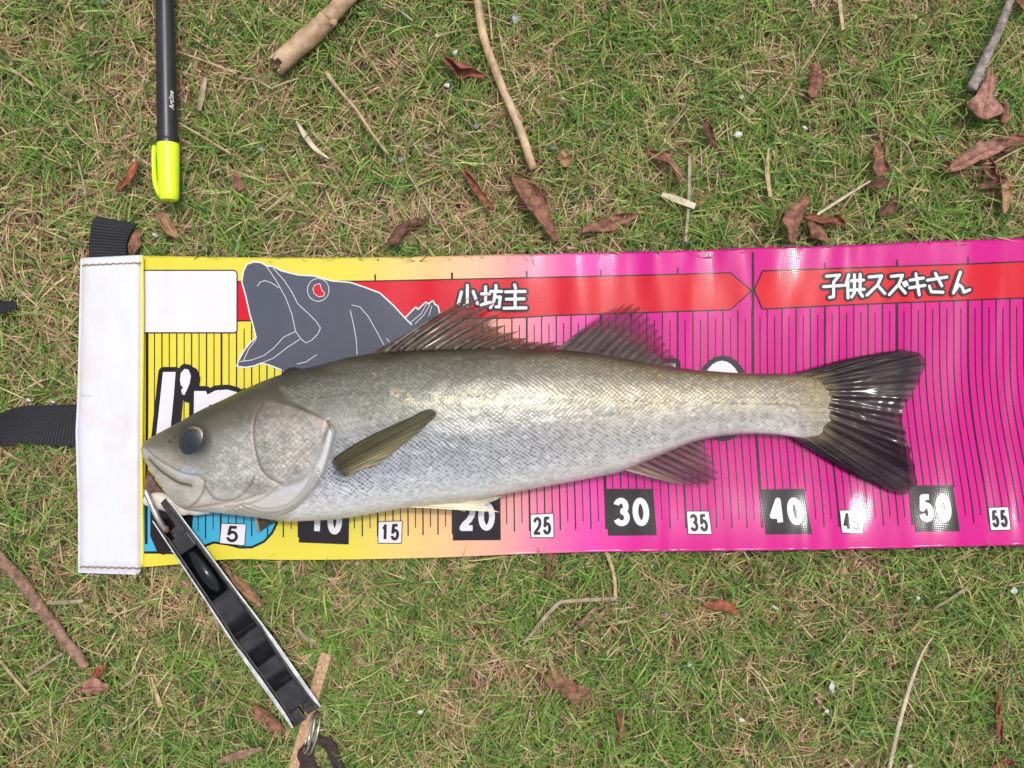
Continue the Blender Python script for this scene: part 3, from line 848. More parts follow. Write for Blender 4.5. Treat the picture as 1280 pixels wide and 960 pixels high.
def make_body():
    nc = 1120
    xs = 176 + (1040 - 176) * np.linspace(0, 1, nc) ** 1.0
    xs = np.r_[176.0, 176.25, 176.6, 177.1, xs[2:]]
    nc = len(xs)
    # rows: even across the visible side, finer towards the silhouette
    nu, nl = 250, 26
    q = np.linspace(-1, 1, nu)
    cosu = np.sin(q * math.pi / 2 * 0.8) / math.sin(math.pi / 2 * 0.8)
    th_u = np.arccos(-cosu * 0.99999)[::1]            # 0 .. pi
    X = np.repeat(xs[:, None], nu, 1)
    t = f_top(xs); b = f_bot(xs); c = (t + b) / 2; h = (b - t) / 2
    Y = c[:, None] - h[:, None] * np.cos(th_u)[None]
    snout = sstep(175.9, 178.5, xs)
    Y = c[:, None] + (Y - c[:, None]) * np.sqrt(np.clip(sstep(174.5, 179, xs), 0.05, 1))[:, None]
    qq = -np.cos(th_u)[None]
    lobes = .52 + .48 * np.clip(1 - np.abs(qq) ** 2.2, 0, 1) - .10 * np.exp(-((qq - .05) / .16) ** 2) + .16 * (vnoise(qq * 9 + 4, qq * 0 + 2, 59) - .5) + .05 * (vnoise(qq * 40 + 4, qq * 0 + 2, 60) - .5)
    X = np.where(X > 998, 998 + (X - 998) * lobes, X)
    q2 = np.abs(np.cos(th_u))
    Zp = (1 - q2 ** 2.15).clip(0) ** 0.52
    Z = f_zc(xs)[:, None] + f_thick(xs)[:, None] * Zp[None]
    # ---- broad relief of the head
    d = (Y - t[:, None]) / (b - t)[:, None]
    prof = Zp[None]                                    # fade to the silhouette
    G = lambda dist, w: np.exp(-(dist / w) ** 2)
    lerp = lambda c0, c1, w: c0 * (1 - w[..., None]) + c1 * w[..., None]
    cs = lambda r, g, b_, k=.80: lin(r, g, b_) * k
    disp = np.zeros_like(Z)
    def soft(pts, w):
        pts = list(map(tuple, pts))
        dd = pline_dist(X, Y, pts + [pts[0]])
        return np.where(in_poly(X, Y, pts), .5 + .5 * np.minimum(dd / w, 1), .5 - .5 * np.minimum(dd / w, 1))
    pre = catmull([(328, 505), (320, 518), (317, 532), (317, 548), (321, 570), (327, 587), (338, 598), (352, 605)], 24)
    oprear = catmull([(334, 503), (348, 502), (362, 505), (378, 511), (396, 519), (409, 525), (412, 532), (407, 543), (404, 556), (398, 572), (388, 588), (373, 601), (352, 606)], 40)
    gillrear = catmull([(410, 527), (417, 540), (415, 556), (409, 578), (401, 600), (389, 618), (373, 634), (350, 647)], 30)
    d_pre = pline_dist(X, Y, pre); d_opr = pline_dist(X, Y, oprear); d_gill = pline_dist(X, Y, gillrear)
    inop = soft(np.r_[pre[::-1], oprear], 3.0)
    ingill = soft([(408, 524)] + list(map(tuple, gillrear)) + [(318, 652), (270, 646), (262, 634), (300, 628), (345, 614), (378, 600), (398, 574), (404, 552)], 4.0)
    incheek = soft([(266, 560), (275, 528), (298, 512), (322, 512), (317, 548), (326, 587), (345, 608), (320, 622), (285, 624), (260, 615), (256, 590)], 8.0)
    disp += 0.0010 * inop * np.clip(1 - np.exp(-np.minimum(d_opr, d_pre) / 6.0), 0, 1)
    disp += 0.0006 * ingill * (1 - inop) * np.clip(1 - np.exp(-d_gill / 4.0), 0, 1)
    disp += 0.0006 * incheek
    disp -= 0.0005 * G(d_pre, 2.2) + 0.0009 * G(d_gill, 2.0)
    disp += 0.0003 * G(d_opr, 2.5)
    folds = [catmull([(304 - k * 5, 632 + k * 2.6), (332, 639 + k * 2.3), (357, 635 + k * 2.8), (379, 617 + k * 3.2), (395 + k * 2, 588 + k * 4)], 24) for k in range(0, 5)]
    fold_d = [pline_dist(X, Y, f) for f in folds]
    for df in fold_d: disp += 0.00045 * G(df, 1.6) - 0.00036 * G(df - 2.8, 1.4)
    de = np.hypot((X - 242.5), (Y - 552) / 1.05)
    disp -= 0.0022 * G(de, 16); disp += 0.0010 * G(de - 22, 5)
    disp -= 0.0007 * G(np.hypot(X - 212, Y - 552), 2.6) + 0.0006 * G(np.hypot(X - 219, Y - 546), 2.0)
    mouth = catmull([(187, 574), (198, 586), (211, 596), (225, 604), (238, 607)], 20)
    lip = catmull([(183, 560), (196, 573), (212, 583), (232, 592), (248, 595), (256, 602)], 24)
    maxl = catmull([(256, 601), (254, 614), (247, 626), (237, 635)], 14)
    chin = catmull([(226, 636), (250, 634), (275, 630), (300, 626), (330, 616)], 18)
    cheekline = catmull([(257, 610), (268, 623), (285, 626), (302, 619), (312, 608), (318, 596)], 18)
    low2 = catmull([(282, 634), (305, 632), (330, 622), (346, 610)], 16)
    d_mo, d_lip, d_mx, d_ch, d_ckl, d_l2 = [pline_dist(X, Y, c_) for c_ in (mouth, lip, maxl, chin, cheekline, low2)]
    disp -= 0.0013 * G(d_mo, 1.8); disp += 0.0004 * G(d_mo - 7, 3.5)
    disp -= 0.0006 * G(d_lip, 1.5) + 0.0010 * G(d_mx, 1.8) + 0.0007 * G(d_ch, 1.8) + 0.0006 * G(d_ckl, 2.0) + 0.0004 * G(d_l2, 1.8)
    xb = spl([440, 465, 480, 495, 508, 518, 527, 540, 556, 578, 600, 618, 634, 655], [345, 342, 346, 356, 378, 398, 411, 417, 415, 409, 401, 389, 373, 350], Y)
    hm = 1 - sstep(-4, 5, X - xb + 9 * (fbm(X / 9, Y / 9, 29, 2) - .5) * (Y < 520))
    headm = hm * (1 - sstep(415, 425, X))
    disp += 0.0006 * (fbm(X / 14, Y / 10, 21, 3) - .5) * headm * sstep(0, .3, prof)
    disp += 0.0012 * (fbm(X / 70, Y / 34, 25, 2) - .5)
    disp += 0.0003 * (vnoise(X / 16, Y / 8, 26) - .5)
    Z = Z + disp * sstep(0.05, 0.5, prof)
    # ---- scales: staggered lattice measured over the skin, loosened by noise
    ph = P(X, Y, Z)
    seg = np.linalg.norm(np.diff(ph, axis=1), axis=2) / 0.00051
    Yw = np.zeros_like(Y); Yw[:, 1:] = np.cumsum(seg, axis=1); Yw -= Yw[:, [nu // 2]]
    def lattice(sx_, sy_, jit, seed):
        u = X / sx_ + jit * (vnoise(X / 7.0, Y / 7.0, seed) - .5) + .8 * jit * (vnoise(X / 26, Y / 26, seed + 1) - .5)
        v = Yw / sy_ + jit * (vnoise(X / 7.0, Y / 7.0, seed + 2) - .5) + .8 * jit * (vnoise(X / 26, Y / 26, seed + 3) - .5)
        pq = u + v; rq = u - v
        ip = np.floor(pq); ir = np.floor(rq); fp = pq - ip - .5; fr = rq - ir - .5
        hsh = lambda k: np.modf(np.abs(np.sin(ip * 12.9898 + ir * 78.233 + k * 37.7) * 43758.5453))[0]
        edge = .55 * np.maximum(np.abs(fp), np.abs(fr)) * 2 + .45 * np.hypot(fp, fr) * 1.75
        return fp, fr, edge, hsh(1), hsh(2), hsh(3)
    fp, fr, edge, h1, h2, h3 = lattice(6.6, 5.4, .50, 120)
    fpc, frc, edgec, c1, c2, c3 = lattice(8.0, 7.0, .55, 130)           # gill cover and cheek
    body_m = (1 - headm) * sstep(0, .10, d) * (1 - 0.5 * sstep(0.84, 0.97, d))
    cheek_m = headm * np.maximum(inop, incheek * .8) * sstep(24, 32, de) * np.clip(np.minimum(np.minimum(d_opr, d_pre) / 5, 1), 0, 1)
    fwd = fp + fr
    hs = (0.00009 * fwd - 0.00008 * sstep(0.72, 1.05, edge) + 0.00013 * ((h1 - .5) * fp + (h2 - .5) * fr)) * body_m
    hs = hs + (0.00006 * (fpc + frc) - 0.00007 * sstep(.72, 1.05, edgec) + 0.00022 * ((c1 - .5) * fpc + (c2 - .5) * frc)) * cheek_m
    fine = vnoise(X / 1.25, Y / 1.15, 51)
    hs = hs + 0.00013 * (fine - .5) * headm + 0.00004 * (fine - .5) * (1 - headm)
    # ---- body colour
    stops = np.array([0, .04, .10, .18, .27, .35, .43, .52, .62, .74, .85, .94, 1.0])
    cols_front = np.array([cs(44, 40, 34), cs(68, 64, 54), cs(98, 95, 85), cs(118, 117, 107), cs(132, 133, 122), cs(150, 150, 138), cs(158, 160, 153), cs(154, 157, 157), cs(148, 151, 156), cs(172, 175, 180), cs(216, 216, 218, .86), cs(240, 237, 234, .88), cs(234, 226, 214, .86)])  # lower flank stops darkened: shade of the side turned from the sun
    cols_back = np.array([cs(54, 46, 38), cs(94, 81, 62), cs(128, 116, 93), cs(148, 139, 118), cs(164, 156, 136), cs(182, 174, 152), cs(190, 183, 163), cs(192, 186, 170), cs(190, 184, 172), cs(196, 190, 182), cs(214, 208, 202, .84), cs(226, 219, 214, .86), cs(190, 172, 174)])
    dn = np.clip(d + 0.09 * (fbm(X / 60, Y / 12, 33, 3) - .5), 0, 1)
    cf = np.stack([np.interp(dn, stops, cols_front[:, k]) for k in range(3)], -1)
    cb = np.stack([np.interp(dn, stops, cols_back[:, k]) for k in range(3)], -1)
    mx = sstep(480, 900, X)
    col = lerp(cf, cb, mx)
    up_m = 1 - sstep(0.30, 0.62, d); lo_m = sstep(0.42, 0.68, d) * (1 - sstep(0.84, 0.96, d))
    joint = sstep(0.66, 1.02, edge); cen = 1 - sstep(0.25, 0.85, edge)
    col = col * (1 - (body_m * up_m * 0.40 * joint)[..., None])
    col = lerp(col, cs(196, 166, 112, .9), body_m * up_m * cen * (.1 + .9 * h1 ** 2) * (0.16 + 0.32 * mx))
    patch = .55 + .9 * sstep(.35, .65, fbm(X / 45, Y / 22, 28, 2))
    slat = cs(84, 89, 102) * (1 - mx[..., None]) + cs(150, 144, 136) * mx[..., None]  # slate scale centres, deepened with painted shade on the lower flank
    col = lerp(col, slat, np.clip(body_m * lo_m * (.52 - .24 * mx) * cen * patch * (.5 + .8 * h2), 0, 1))
    col = lerp(col, cs(218, 220, 228, .95), body_m * lo_m * (.48 - .30 * mx) * joint)
    col = col * (1 + (body_m * (0.46 * (h3 - .5) + .25 * (h1 > .95)))[..., None])  # random tone per scale, plus painted sparkle on a few
    rows = 0.5 + 0.5 * np.cos(2 * math.pi * (Yw + 2 * (fbm(X / 40, Y / 40, 30, 2) - .5)) / 8.5)
    col = col * (1 - (0.16 * rows ** 3 * body_m * sstep(.28, .38, d) * (1 - sstep(.5, .66, d)))[..., None])
    ll = spl([400, 450, 560, 700, 860, 960, 1040], [497, 492, 494, 499, 503, 505, 506], X)
    lm = G(np.abs(Y - ll), 1.0) * (1 - headm) * sstep(.35, .6, vnoise(X / 3.2, Y * 0, 27))
    col = col * (1 - 0.45 * lm[..., None])
    fl = G(np.abs(Y - (ll + 4)), 8) * (1 - headm) * sstep(425, 500, X) * sstep(.50, .72, fbm(X / 7, Y / 4, 35, 2))
    col = lerp(col, cs(232, 218, 170, .9), fl * 0.42)
    tr = sstep(985, 1022, X)
    gran = vnoise(X / 1.3, Y / 1.3, 54)
    col = lerp(col, cs(176, 158, 112)[None, None] * (0.25 + 1.1 * gran)[..., None], (.42 + .12 * gran) * tr)
    hs = hs * (1 - .6 * tr) + .00022 * (gran - .5) * tr
    for (sx0, sy0, rr) in ((972, 504, 2.6), (1014, 497, 2.6), (1003, 533, 2.2), (980, 533, 1.8), (823, 476, 3), (760, 470, 1.5)):
        col = lerp(col, cs(150, 60, 52), G(np.hypot(X - sx0, Y - sy0), rr) * .55)
    # ---- head colour
    tone = fbm(X / 22, Y / 16, 36, 3)
    head = lerp(np.tile(cs(180, 176, 170), X.shape + (1,)), cs(104, 98, 84), sstep(.0, .30, .46 - d + .22 * (tone - .5)))
    head = lerp(head, cs(56, 52, 34), sstep(.0, .17, .20 - d + .10 * (tone - .5)))
    head = lerp(head, cs(66, 60, 44), .85 * G(np.hypot((X - 350) / 30, (Y - 492) / 11), 1))
    head = lerp(head, cs(70, 64, 48), .6 * G(np.hypot((X - 300) / 26, (Y - 512) / 14), 1) * sstep(.3, .6, tone))
    head = lerp(head, cs(216, 212, 204, .9), .35 * sstep(.52, .75, fbm(X / 16, Y / 11, 37, 3)) * sstep(.4, .6, d))       # dark nape patch
    head = head * (0.66 + 0.68 * tone)[..., None]
    glit = fine * .6 + .4 * vnoise(X / 2.3, Y / 2.0, 52)
    gl = headm * sstep(.22, .5, d) * (1 - .75 * ingill * (1 - inop))
    head = head * (1 + (gl * .75 * (glit - .5))[..., None])
    head = lerp(head, cs(184, 174, 152), inop * .25 * sstep(.35, .7, tone))
    head = lerp(head, cs(92, 84, 72), cheek_m * .5 * sstep(.72, 1.0, edgec))
    head = head * (1 + (cheek_m * .4 * (c3 - .5))[..., None])
    gm = ingill * (1 - inop) * sstep(0.0, 5.0, d_gill)
    head = lerp(head, cs(210, 210, 212, .86), .75 * gm)
    head = lerp(head, cs(206, 206, 206), .35 * inop * G(d_opr, 7) * sstep(540, 570, Y))
    fm = (1 - sstep(205, 262, X)) * sstep(0.16, .5, d)
    head = lerp(head, cs(164, 152, 128), .5 * fm)
    head = lerp(head, cs(120, 108, 78), .6 * (1 - sstep(182, 240, X)) * (1 - sstep(.12, .42, d)))
    injaw = soft([(180, 563), (197, 575), (212, 585), (232, 593), (250, 596), (257, 603), (251, 620), (241, 634), (226, 642), (205, 622), (186, 592)], 2.5)
    jawc = cs(198, 193, 182)[None, None] * (0.72 + .55 * fbm(X / 9, Y / 5, 38, 3))[..., None]
    head = lerp(head, jawc, injaw * .92)
    head = lerp(head, cs(150, 134, 96), injaw * .6 * G(d_mo, 5))
    head = lerp(head, cs(188, 200, 218), .75 * G(np.hypot((X - 232) / 15, (Y - 591) / 4.5), 1.0))
    low = sstep(0.74, 0.94, d) * (1 - sstep(370, 405, X)) * sstep(225, 250, X)
    head = lerp(head, cs(226, 219, 208, .9), .75 * low)
    head = lerp(head, cs(196, 148, 136), .35 * G(np.abs(Y - 632), 7) * G(np.abs(X - 258), 34))
    head = lerp(head, cs(120, 96, 84), .35 * G(np.hypot((X - 322) / 16, (Y - 612) / 8), 1) * tone * 1.5)
    lines = np.maximum.reduce([0.9 * G(d_mo, 1.6), 0.5 * G(d_lip, 1.0), 0.55 * G(d_mx, 1.4), 0.35 * G(d_ch, 1.4), 0.62 * G(d_pre, 1.9), 0.5 * G(d_ckl, 1.6), 0.3 * G(d_l2, 1.5), 0.55 * G(d_gill, 1.8) * sstep(0, 20, 618 - Y)])
    for df in fold_d: lines = np.maximum(lines, 0.42 * G(df - 2.6, 1.2))
    head = lerp(head, cs(84, 68, 48), lines)
    rim = G(d_opr, 2.8) * (.45 + .55 * sstep(0, 14, 560 - Y)) * sstep(335, 352, X) * (.5 + .9 * tone)
    head = lerp(head, cs(66, 58, 42), .72 * rim)
    head = lerp(head, cs(196, 158, 132), .6 * G(np.hypot(X - 402, Y - 529), 4.5))
    head = lerp(head, cs(150, 84, 66), .5 * G(np.hypot(X - 397, Y - 523), 2.5))
    head = lerp(head, cs(40, 40, 38), np.clip(1.2 * G(de, 24), 0, .94))
    for nx, ny in ((212, 552), (219, 546)):
        head = lerp(head, cs(36, 32, 26), G(np.hypot(X - nx, Y - ny), 2.0) * .85)
    mott = sstep(.50, .74, fbm(X / 6.5, Y / 5.0, 41, 3)) * (1 - injaw) * (1 - .8 * gm)
    head = lerp(head * 1.12, cs(104, 96, 72), .16 * mott * sstep(.08, .3, d))
    col = lerp(col, head, headm)
    col = lerp(col, cs(184, 182, 176), .5 * G(np.hypot((X - 428) / 20, (Y - 526) / 20), 1) * (1 - headm))
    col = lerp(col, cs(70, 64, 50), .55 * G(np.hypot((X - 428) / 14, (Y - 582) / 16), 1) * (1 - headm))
    col = np.clip(col, 0.004, 0.82)
    metal = (0.24 * sstep(.10, .35, d) * (1 - .6 * sstep(.85, 1, d))) * (1 - .45 * headm)
    rough = 0.40 + 0.14 * (fbm(X / 6, Y / 6, 39, 2) - .5) + 0.04 * headm
    # ---- apply scale relief along the normal
    pos = P(X, Y, Z)
    nx_ = np.cross(np.gradient(pos, axis=0), np.gradient(pos, axis=1))
    nx_ /= np.linalg.norm(nx_, axis=-1, keepdims=True) + 1e-12
    if nx_[nc // 2, nu // 2, 2] < 0: nx_ = -nx_
    pos = pos + nx_ * (hs * sstep(0.02, .25, prof))[..., None]
    # ---- underside
    th_l = np.linspace(math.pi, 2 * math.pi, nl + 2)[1:-1]
    Yl = c[:, None] + (-np.cos(th_l)[None]) * h[:, None] * np.sqrt(np.clip(sstep(174.5, 179, xs), 0.05, 1))[:, None]
    Zl = f_zc(xs)[:, None] - (f_thick(xs) * .93)[:, None] * (np.abs(np.sin(th_l)) ** .8)[None]
    low_ = P(np.minimum(np.repeat(xs[:, None], nl, 1), 998 + (np.repeat(xs[:, None], nl, 1) - 998) * .55), Yl, Zl)
    allp = np.concatenate([pos, low_], 1)
    nt = nu + nl
    colA = np.concatenate([col, np.tile(lin(170, 166, 160), (nc, nl, 1))], 1)
    mA = np.concatenate([metal, np.full((nc, nl), .1)], 1); rA = np.concatenate([rough, np.full((nc, nl), .4)], 1)
    F = grid_faces(nc, nt, wrap=True)
    V = allp.reshape(-1, 3)
    e0 = allp[0].mean(0); e1 = allp[-1].mean(0)
    V = np.r_[V, [e0], [e1]]
    j = np.arange(nt); k = (j + 1) % nt
    F2 = np.r_[np.stack([np.full(nt, nc * nt), k, j], -1), np.stack([np.full(nt, nc * nt + 1), (nc - 1) * nt + j, (nc - 1) * nt + k], -1)]
    colV = np.r_[colA.reshape(-1, 3), [colA[0].mean(0)], [colA[-1].mean(0)]]
    # orientation check
    a, b_, c_ = V[F[F.shape[0] // 2][0]], V[F[F.shape[0] // 2][1]], V[F[F.shape[0] // 2][2]]
    fi = (nc // 2) * nt + nu // 2
    f = F[fi]; nrm = np.cross(V[f[1]] - V[f[0]], V[f[2]] - V[f[0]])
    if nrm[2] < 0: F = F[:, ::-1]; F2 = F2[:, ::-1]
    return mesh_obj('body', V, [F, F2], SKIN, FISH, col=colV,
                    attrs={'metal': np.r_[mA.ravel(), .1, .1], 'rough': np.r_[rA.ravel(), .4, .4]})
BODY = make_body()

# --- eye: dark glassy eyeball with pupil and iris ring
def mat_attr(name, rough=0.3, coat=0.0, spec=0.5, alpha_attr=None, coatr=0.05):
    m, nt, b = new_mat(name)
    at = N(nt, 'ShaderNodeAttribute', attribute_name='Col'); nt.links.new(at.outputs['Color'], b.inputs['Base Color'])
    b.inputs['Roughness'].default_value = rough; b.inputs['Coat Weight'].default_value = coat; b.inputs['Coat Roughness'].default_value = coatr
    b.inputs['Specular IOR Level'].default_value = spec
    if alpha_attr:
        al = N(nt, 'ShaderNodeAttribute', attribute_name=alpha_attr); nt.links.new(al.outputs['Fac'], b.inputs['Alpha'])
    return m
def make_eye():
    cx, cy = 243.0, 552.0; R = 19.5
    nr, na = 26, 56
    r = np.linspace(0, 1, nr); a = np.linspace(0, 2 * math.pi, na, endpoint=False)
    Rr, A = np.meshgrid(r, a, indexing='ij')
    X = cx + Rr * R * np.cos(A); Y = cy + Rr * R * 1.08 * np.sin(A)
    rim = body_z(cx, cy) - 0.0013
    Z = rim + 0.0034 * np.sqrt(np.clip(1 - (Rr * .985) ** 2, 0, 1)) - 0.0012
    dp = np.hypot((X - 241.0) / 11.6, (Y - 552.8) / 13.6)
    col = np.tile(lin(58, 54, 48), (nr, na, 1))
    def blend(c, w):
        nonlocal col
        col = col * (1 - w[..., None]) + c * w[..., None]
    blend(lin(44, 46, 52), 1 - sstep(.9, 1.1, dp))
    blend(lin(26, 30, 40), 1 - sstep(.55, 1.0, dp + .12 * (vnoise(X / 4, Y / 4, 8) - .5)))
    blend(lin(26, 25, 25), np.exp(-((dp - 1.12) / .17) ** 2) * .95)
    blend(lin(158, 142, 108), np.exp(-((dp - 1.36) / .10) ** 2) * .75 * sstep(-.7, .5, np.cos(A)))
    blend(lin(34, 34, 34), sstep(.86, 1.0, Rr))
    mesh_obj('eye', P(X, Y, Z).reshape(-1, 3), [grid_faces(nr, na, wrap=True)[:, ::-1]], mat_attr('fish_eye', .3, .6), FISH, col=col.reshape(-1, 3))
make_eye()

# --- lower jaw showing behind the grip
def make_jaw():
    pts = catmull([(178, 627), (190, 625), (210, 629), (235, 634), (262, 634)], 26)
    z = np.linspace(0.0185, 0.024, 26)
    p3 = P(pts[:, 0], pts[:, 1], z)
    r = np.interp(np.linspace(0, 1, 26), [0, .06, .25, .6, 1], [.0012, .0036, .0056, .0058, .004])
    v, f = tube_geo(p3, r, 20, flat=.8, lump=.12, seed=3)
    c = np.tile(lin(216, 206, 192), (len(v), 1)) * (0.85 + .3 * vnoise(v[:, 0] * 400, v[:, 1] * 400, 44))[:, None]
    mesh_obj('lower_jaw', v, [f], mat_attr('pale_jaw', .35, .3, coatr=.2), FISH, col=np.clip(c, 0, .86))
    # dark mouth hollow behind the lip
    q = [(184, 588), (200, 612), (222, 634), (205, 634), (186, 624), (181, 606)]
    w = P(np.array(q)[:, 0], np.array(q)[:, 1], 0.0165)
    n = len(q)
    lowv = w.copy(); lowv[:, 2] = .0142
    j = np.arange(n); k = (j + 1) % n
    mesh_obj('mouth_cavity', np.r_[w, lowv], [list(range(n))[::-1], np.stack([j, j + n, k + n, k], -1)], mat_noise('mouth_flesh', lin(70, 52, 46), lin(120, 92, 82), 300, .4, .2), FISH, smooth=False)
make_jaw()

# --- fins
def mat_fin():
    m, nt, b = new_mat('fin_membrane')
    at = N(nt, 'ShaderNodeAttribute', attribute_name='Col'); nt.links.new(at.outputs['Color'], b.inputs['Base Color'])
    al = N(nt, 'ShaderNodeAttribute', attribute_name='alpha'); nt.links.new(al.outputs['Fac'], b.inputs['Alpha'])
    b.inputs['Roughness'].default_value = 0.5; b.inputs['Specular IOR Level'].default_value = 0.12
    b.inputs['Coat Weight'].default_value = 0.34; b.inputs['Coat Roughness'].default_value = 0.13
    return m
FINM = mat_fin()

def fin_mesh(name, bases, tips, zb, zt, colf, alphaf, rays, ribs=0.00025, nr=46, per=7, thick=0.00025, parent=None, ctrl=None, phase=0.0, floor=None, serr=0.0):
    """membrane spanned between a base line and an outer margin, pleated along its rays"""
    m = rays * per + 1
    B = catmull(bases, m); T = catmull(tips, m)
    s = np.linspace(0, 1, m); r = np.linspace(0, 1, nr)
    R, S = np.meshgrid(r, s, indexing='ij')
    bend = 0 if ctrl is None else ctrl
    R0 = R
    if serr: R = R * (1 - serr * (.5 - .5 * np.cos(2 * math.pi * S * rays)) * (.5 + vnoise(S * rays * .9, S * 0, 65)))
    X = B[None, :, 0] * (1 - R) + T[None, :, 0] * R; Y = B[None, :, 1] * (1 - R) + T[None, :, 1] * R
    if ctrl is not None:
        X = X + ctrl[0] * 4 * R * (1 - R); Y = Y + ctrl[1] * 4 * R * (1 - R)
    Zb = zb(B[:, 0], B[:, 1]) if callable(zb) else np.full(m, zb); Zt = zt(T[:, 0], T[:, 1]) if callable(zt) else np.full(m, zt)
    Z = Zb[None] * (1 - R) + Zt[None] * R
    ph = S * rays + phase
    R = R0
    pleat = np.cos(2 * math.pi * ph)
    pl2 = np.cos(2 * math.pi * ph * 2)
    k = sstep(.35, .75, R)
    rib = (1 - k) * pleat + k * (0.6 * pl2 + .4 * pleat)
    Z = Z + ribs * rib * sstep(0, .08, R) * (.35 + 1.3 * fbm(S * 5, R * 3, 58, 2)) + 0.0016 * (fbm(S * rays * .35, R * 4, 57, 3) - .5)
    if floor is not None: Z = np.maximum(Z, floor(X, Y) + .0004 + .0012 * sstep(0, .25, R) + ribs * .5 * rib * sstep(0, .08, R))
    raym = sstep(.2, .9, rib)
    col = colf(R, S, raym); al = alphaf(R, S, raym)
    col = col * (.62 + .76 * vnoise(S * rays * 1.6, R * 2.5 + phase, 63))[..., None]
    v = P(X, Y, Z).reshape(-1, 3)
    gf = grid_faces(nr, m)
    nrm = np.cross(v[gf[0][1]] - v[gf[0][0]], v[gf[0][2]] - v[gf[0][0]])
    if nrm[2] < 0: gf = gf[:, ::-1]
    n = len(v); bot = v - np.array([0, 0, thick])
    o = mesh_obj(name, v, [gf], FINM, parent or FISH, col=np.clip(col.reshape(-1, 3), .003, .8), attrs={'alpha': np.clip(al, 0.0, 1).ravel()})
    return o, (X, Y, Z)

mixc = lambda a, b, w: a * (1 - w[..., None]) + b * w[..., None]
# tail fin
tb = [(978, 471), (1004, 474), (1020, 488), (1022, 508), (1018, 526), (1004, 538), (980, 541)]
tt = [(1060, 448), (1102, 440.5), (1140, 438), (1157, 447), (1153, 470), (1142, 492), (1130, 511), (1128, 523), (1134, 545), (1142, 575), (1146, 606), (1137, 616), (1092, 605), (1048, 583)]
def tail_z(px, py): return np.maximum(sheet_z(px, py) + 0.0045, 0.0165 + .0065 * sstep(1040, 1120, px) * (1 - sstep(560, 615, py)) * sstep(440, 500, py))
def tail_col(R, S, ray):
    n = fbm(S * 30, R * 8, 66, 3)
    c = mixc(np.tile(lin(50, 38, 40), R.shape + (1,)), np.tile(lin(40, 14, 28), R.shape + (1,)), sstep(.25, .8, R))
    c = c * (0.35 + .6 * n)[..., None]
    c = mixc(c, np.tile(lin(120, 104, 76), R.shape + (1,)) * (.4 + .8 * vnoise(S * 60, R * 20, 69))[..., None], (1 - sstep(.10, .26, R + .12 * (vnoise(S * 26, R * 2, 70) - .5))) * .8)
    return mixc(c, np.tile(lin(80, 62, 58), R.shape + (1,)), ray * .22 * (1 - .5 * R))
fin_mesh('tail_fin', tb, tt, lambda x, y: np.full(np.shape(x), f_zc(1030.0)) + .001, tail_z,
         tail_col, lambda R, S, ray: 0.99 - 0.22 * sstep(.86, 1, R) * (1 - .4 * ray) , 17, ribs=.00042, nr=60, per=8, serr=.02)
# soft dorsal
def sd_col(R, S, ray):
    c = mixc(np.tile(lin(78, 66, 64), R.shape + (1,)), np.tile(lin(84, 32, 44), R.shape + (1,)), sstep(.25, .75, R))
    c = c * (.7 + .6 * fbm(S * 20, R * 6, 67, 2))[..., None]
    return mixc(c, np.tile(lin(40, 28, 28), R.shape + (1,)), ray * .75)
def dorsal_base(px, py): return f_zc(px) + 0.004
def lean(px, py): return np.maximum(sheet_z(px, py) + 0.010, 0.022)
fin_mesh('soft_dorsal_fin', [(694, 438), (740, 444), (780, 452), (820, 460), (842, 464)], [(764, 386), (776, 381), (788, 379.5), (801, 384), (813, 398), (824, 415), (835, 434), (844, 449), (849, 462)],
         dorsal_base, lean, sd_col, lambda R, S, ray: np.maximum(.95 - .5 * sstep(.4, .85, R), .9 * ray), 14, ribs=.0004, ctrl=(0, -1.5), serr=.10)
# anal fin
fin_mesh('anal_fin', [(774, 586), (800, 576), (830, 563), (855, 553), (874, 547)], [(846, 605), (868, 608), (892, 603), (899, 596), (895, 584), (888, 570), (880, 553)],
         lambda x, y: f_zc(x) - .001, lambda x, y: sheet_z(x, y) + .006,
         lambda R, S, ray: mixc(mixc(np.tile(lin(150, 130, 118), R.shape + (1,)), np.tile(lin(108, 72, 80), R.shape + (1,)), sstep(.02, .3, S)), np.tile(lin(48, 30, 34), R.shape + (1,)), ray * .85 * sstep(.02, .2, S)),
         lambda R, S, ray: np.maximum(.95 - .42 * sstep(.45, 1, R) * sstep(.05, .3, S), .97 * ray), 10, ribs=.00035, serr=.10)
# pelvic fins
fin_mesh('pelvic_fin', [(498, 633), (503, 631), (512, 628), (520, 624)], [(625, 640.5), (606, 631), (622, 624), (627, 620)],
         lambda x, y: f_zc(x) + .004, lambda x, y: f_zc(x) - .004 + 0 * y,
         lambda R, S, ray: mixc(np.tile(lin(222, 212, 186), R.shape + (1,)), np.tile(lin(168, 148, 104), R.shape + (1,)), ray * .5),
         lambda R, S, ray: .97 - .25 * sstep(.8, 1, R), 5, ribs=.0003, nr=30)
fin_mesh('pelvic_fin', [(318, 646), (328, 648), (338, 649), (346, 648)], [(322, 667), (330, 661), (338, 656), (347, 651)],
         .022, .0165, lambda R, S, ray: mixc(np.tile(lin(70, 66, 58), R.shape + (1,)), np.tile(lin(150, 140, 118), R.shape + (1,)), (S < .12) * 1.0),
         lambda R, S, ray: 1.0 + 0 * R, 5, ribs=.0002, nr=14)
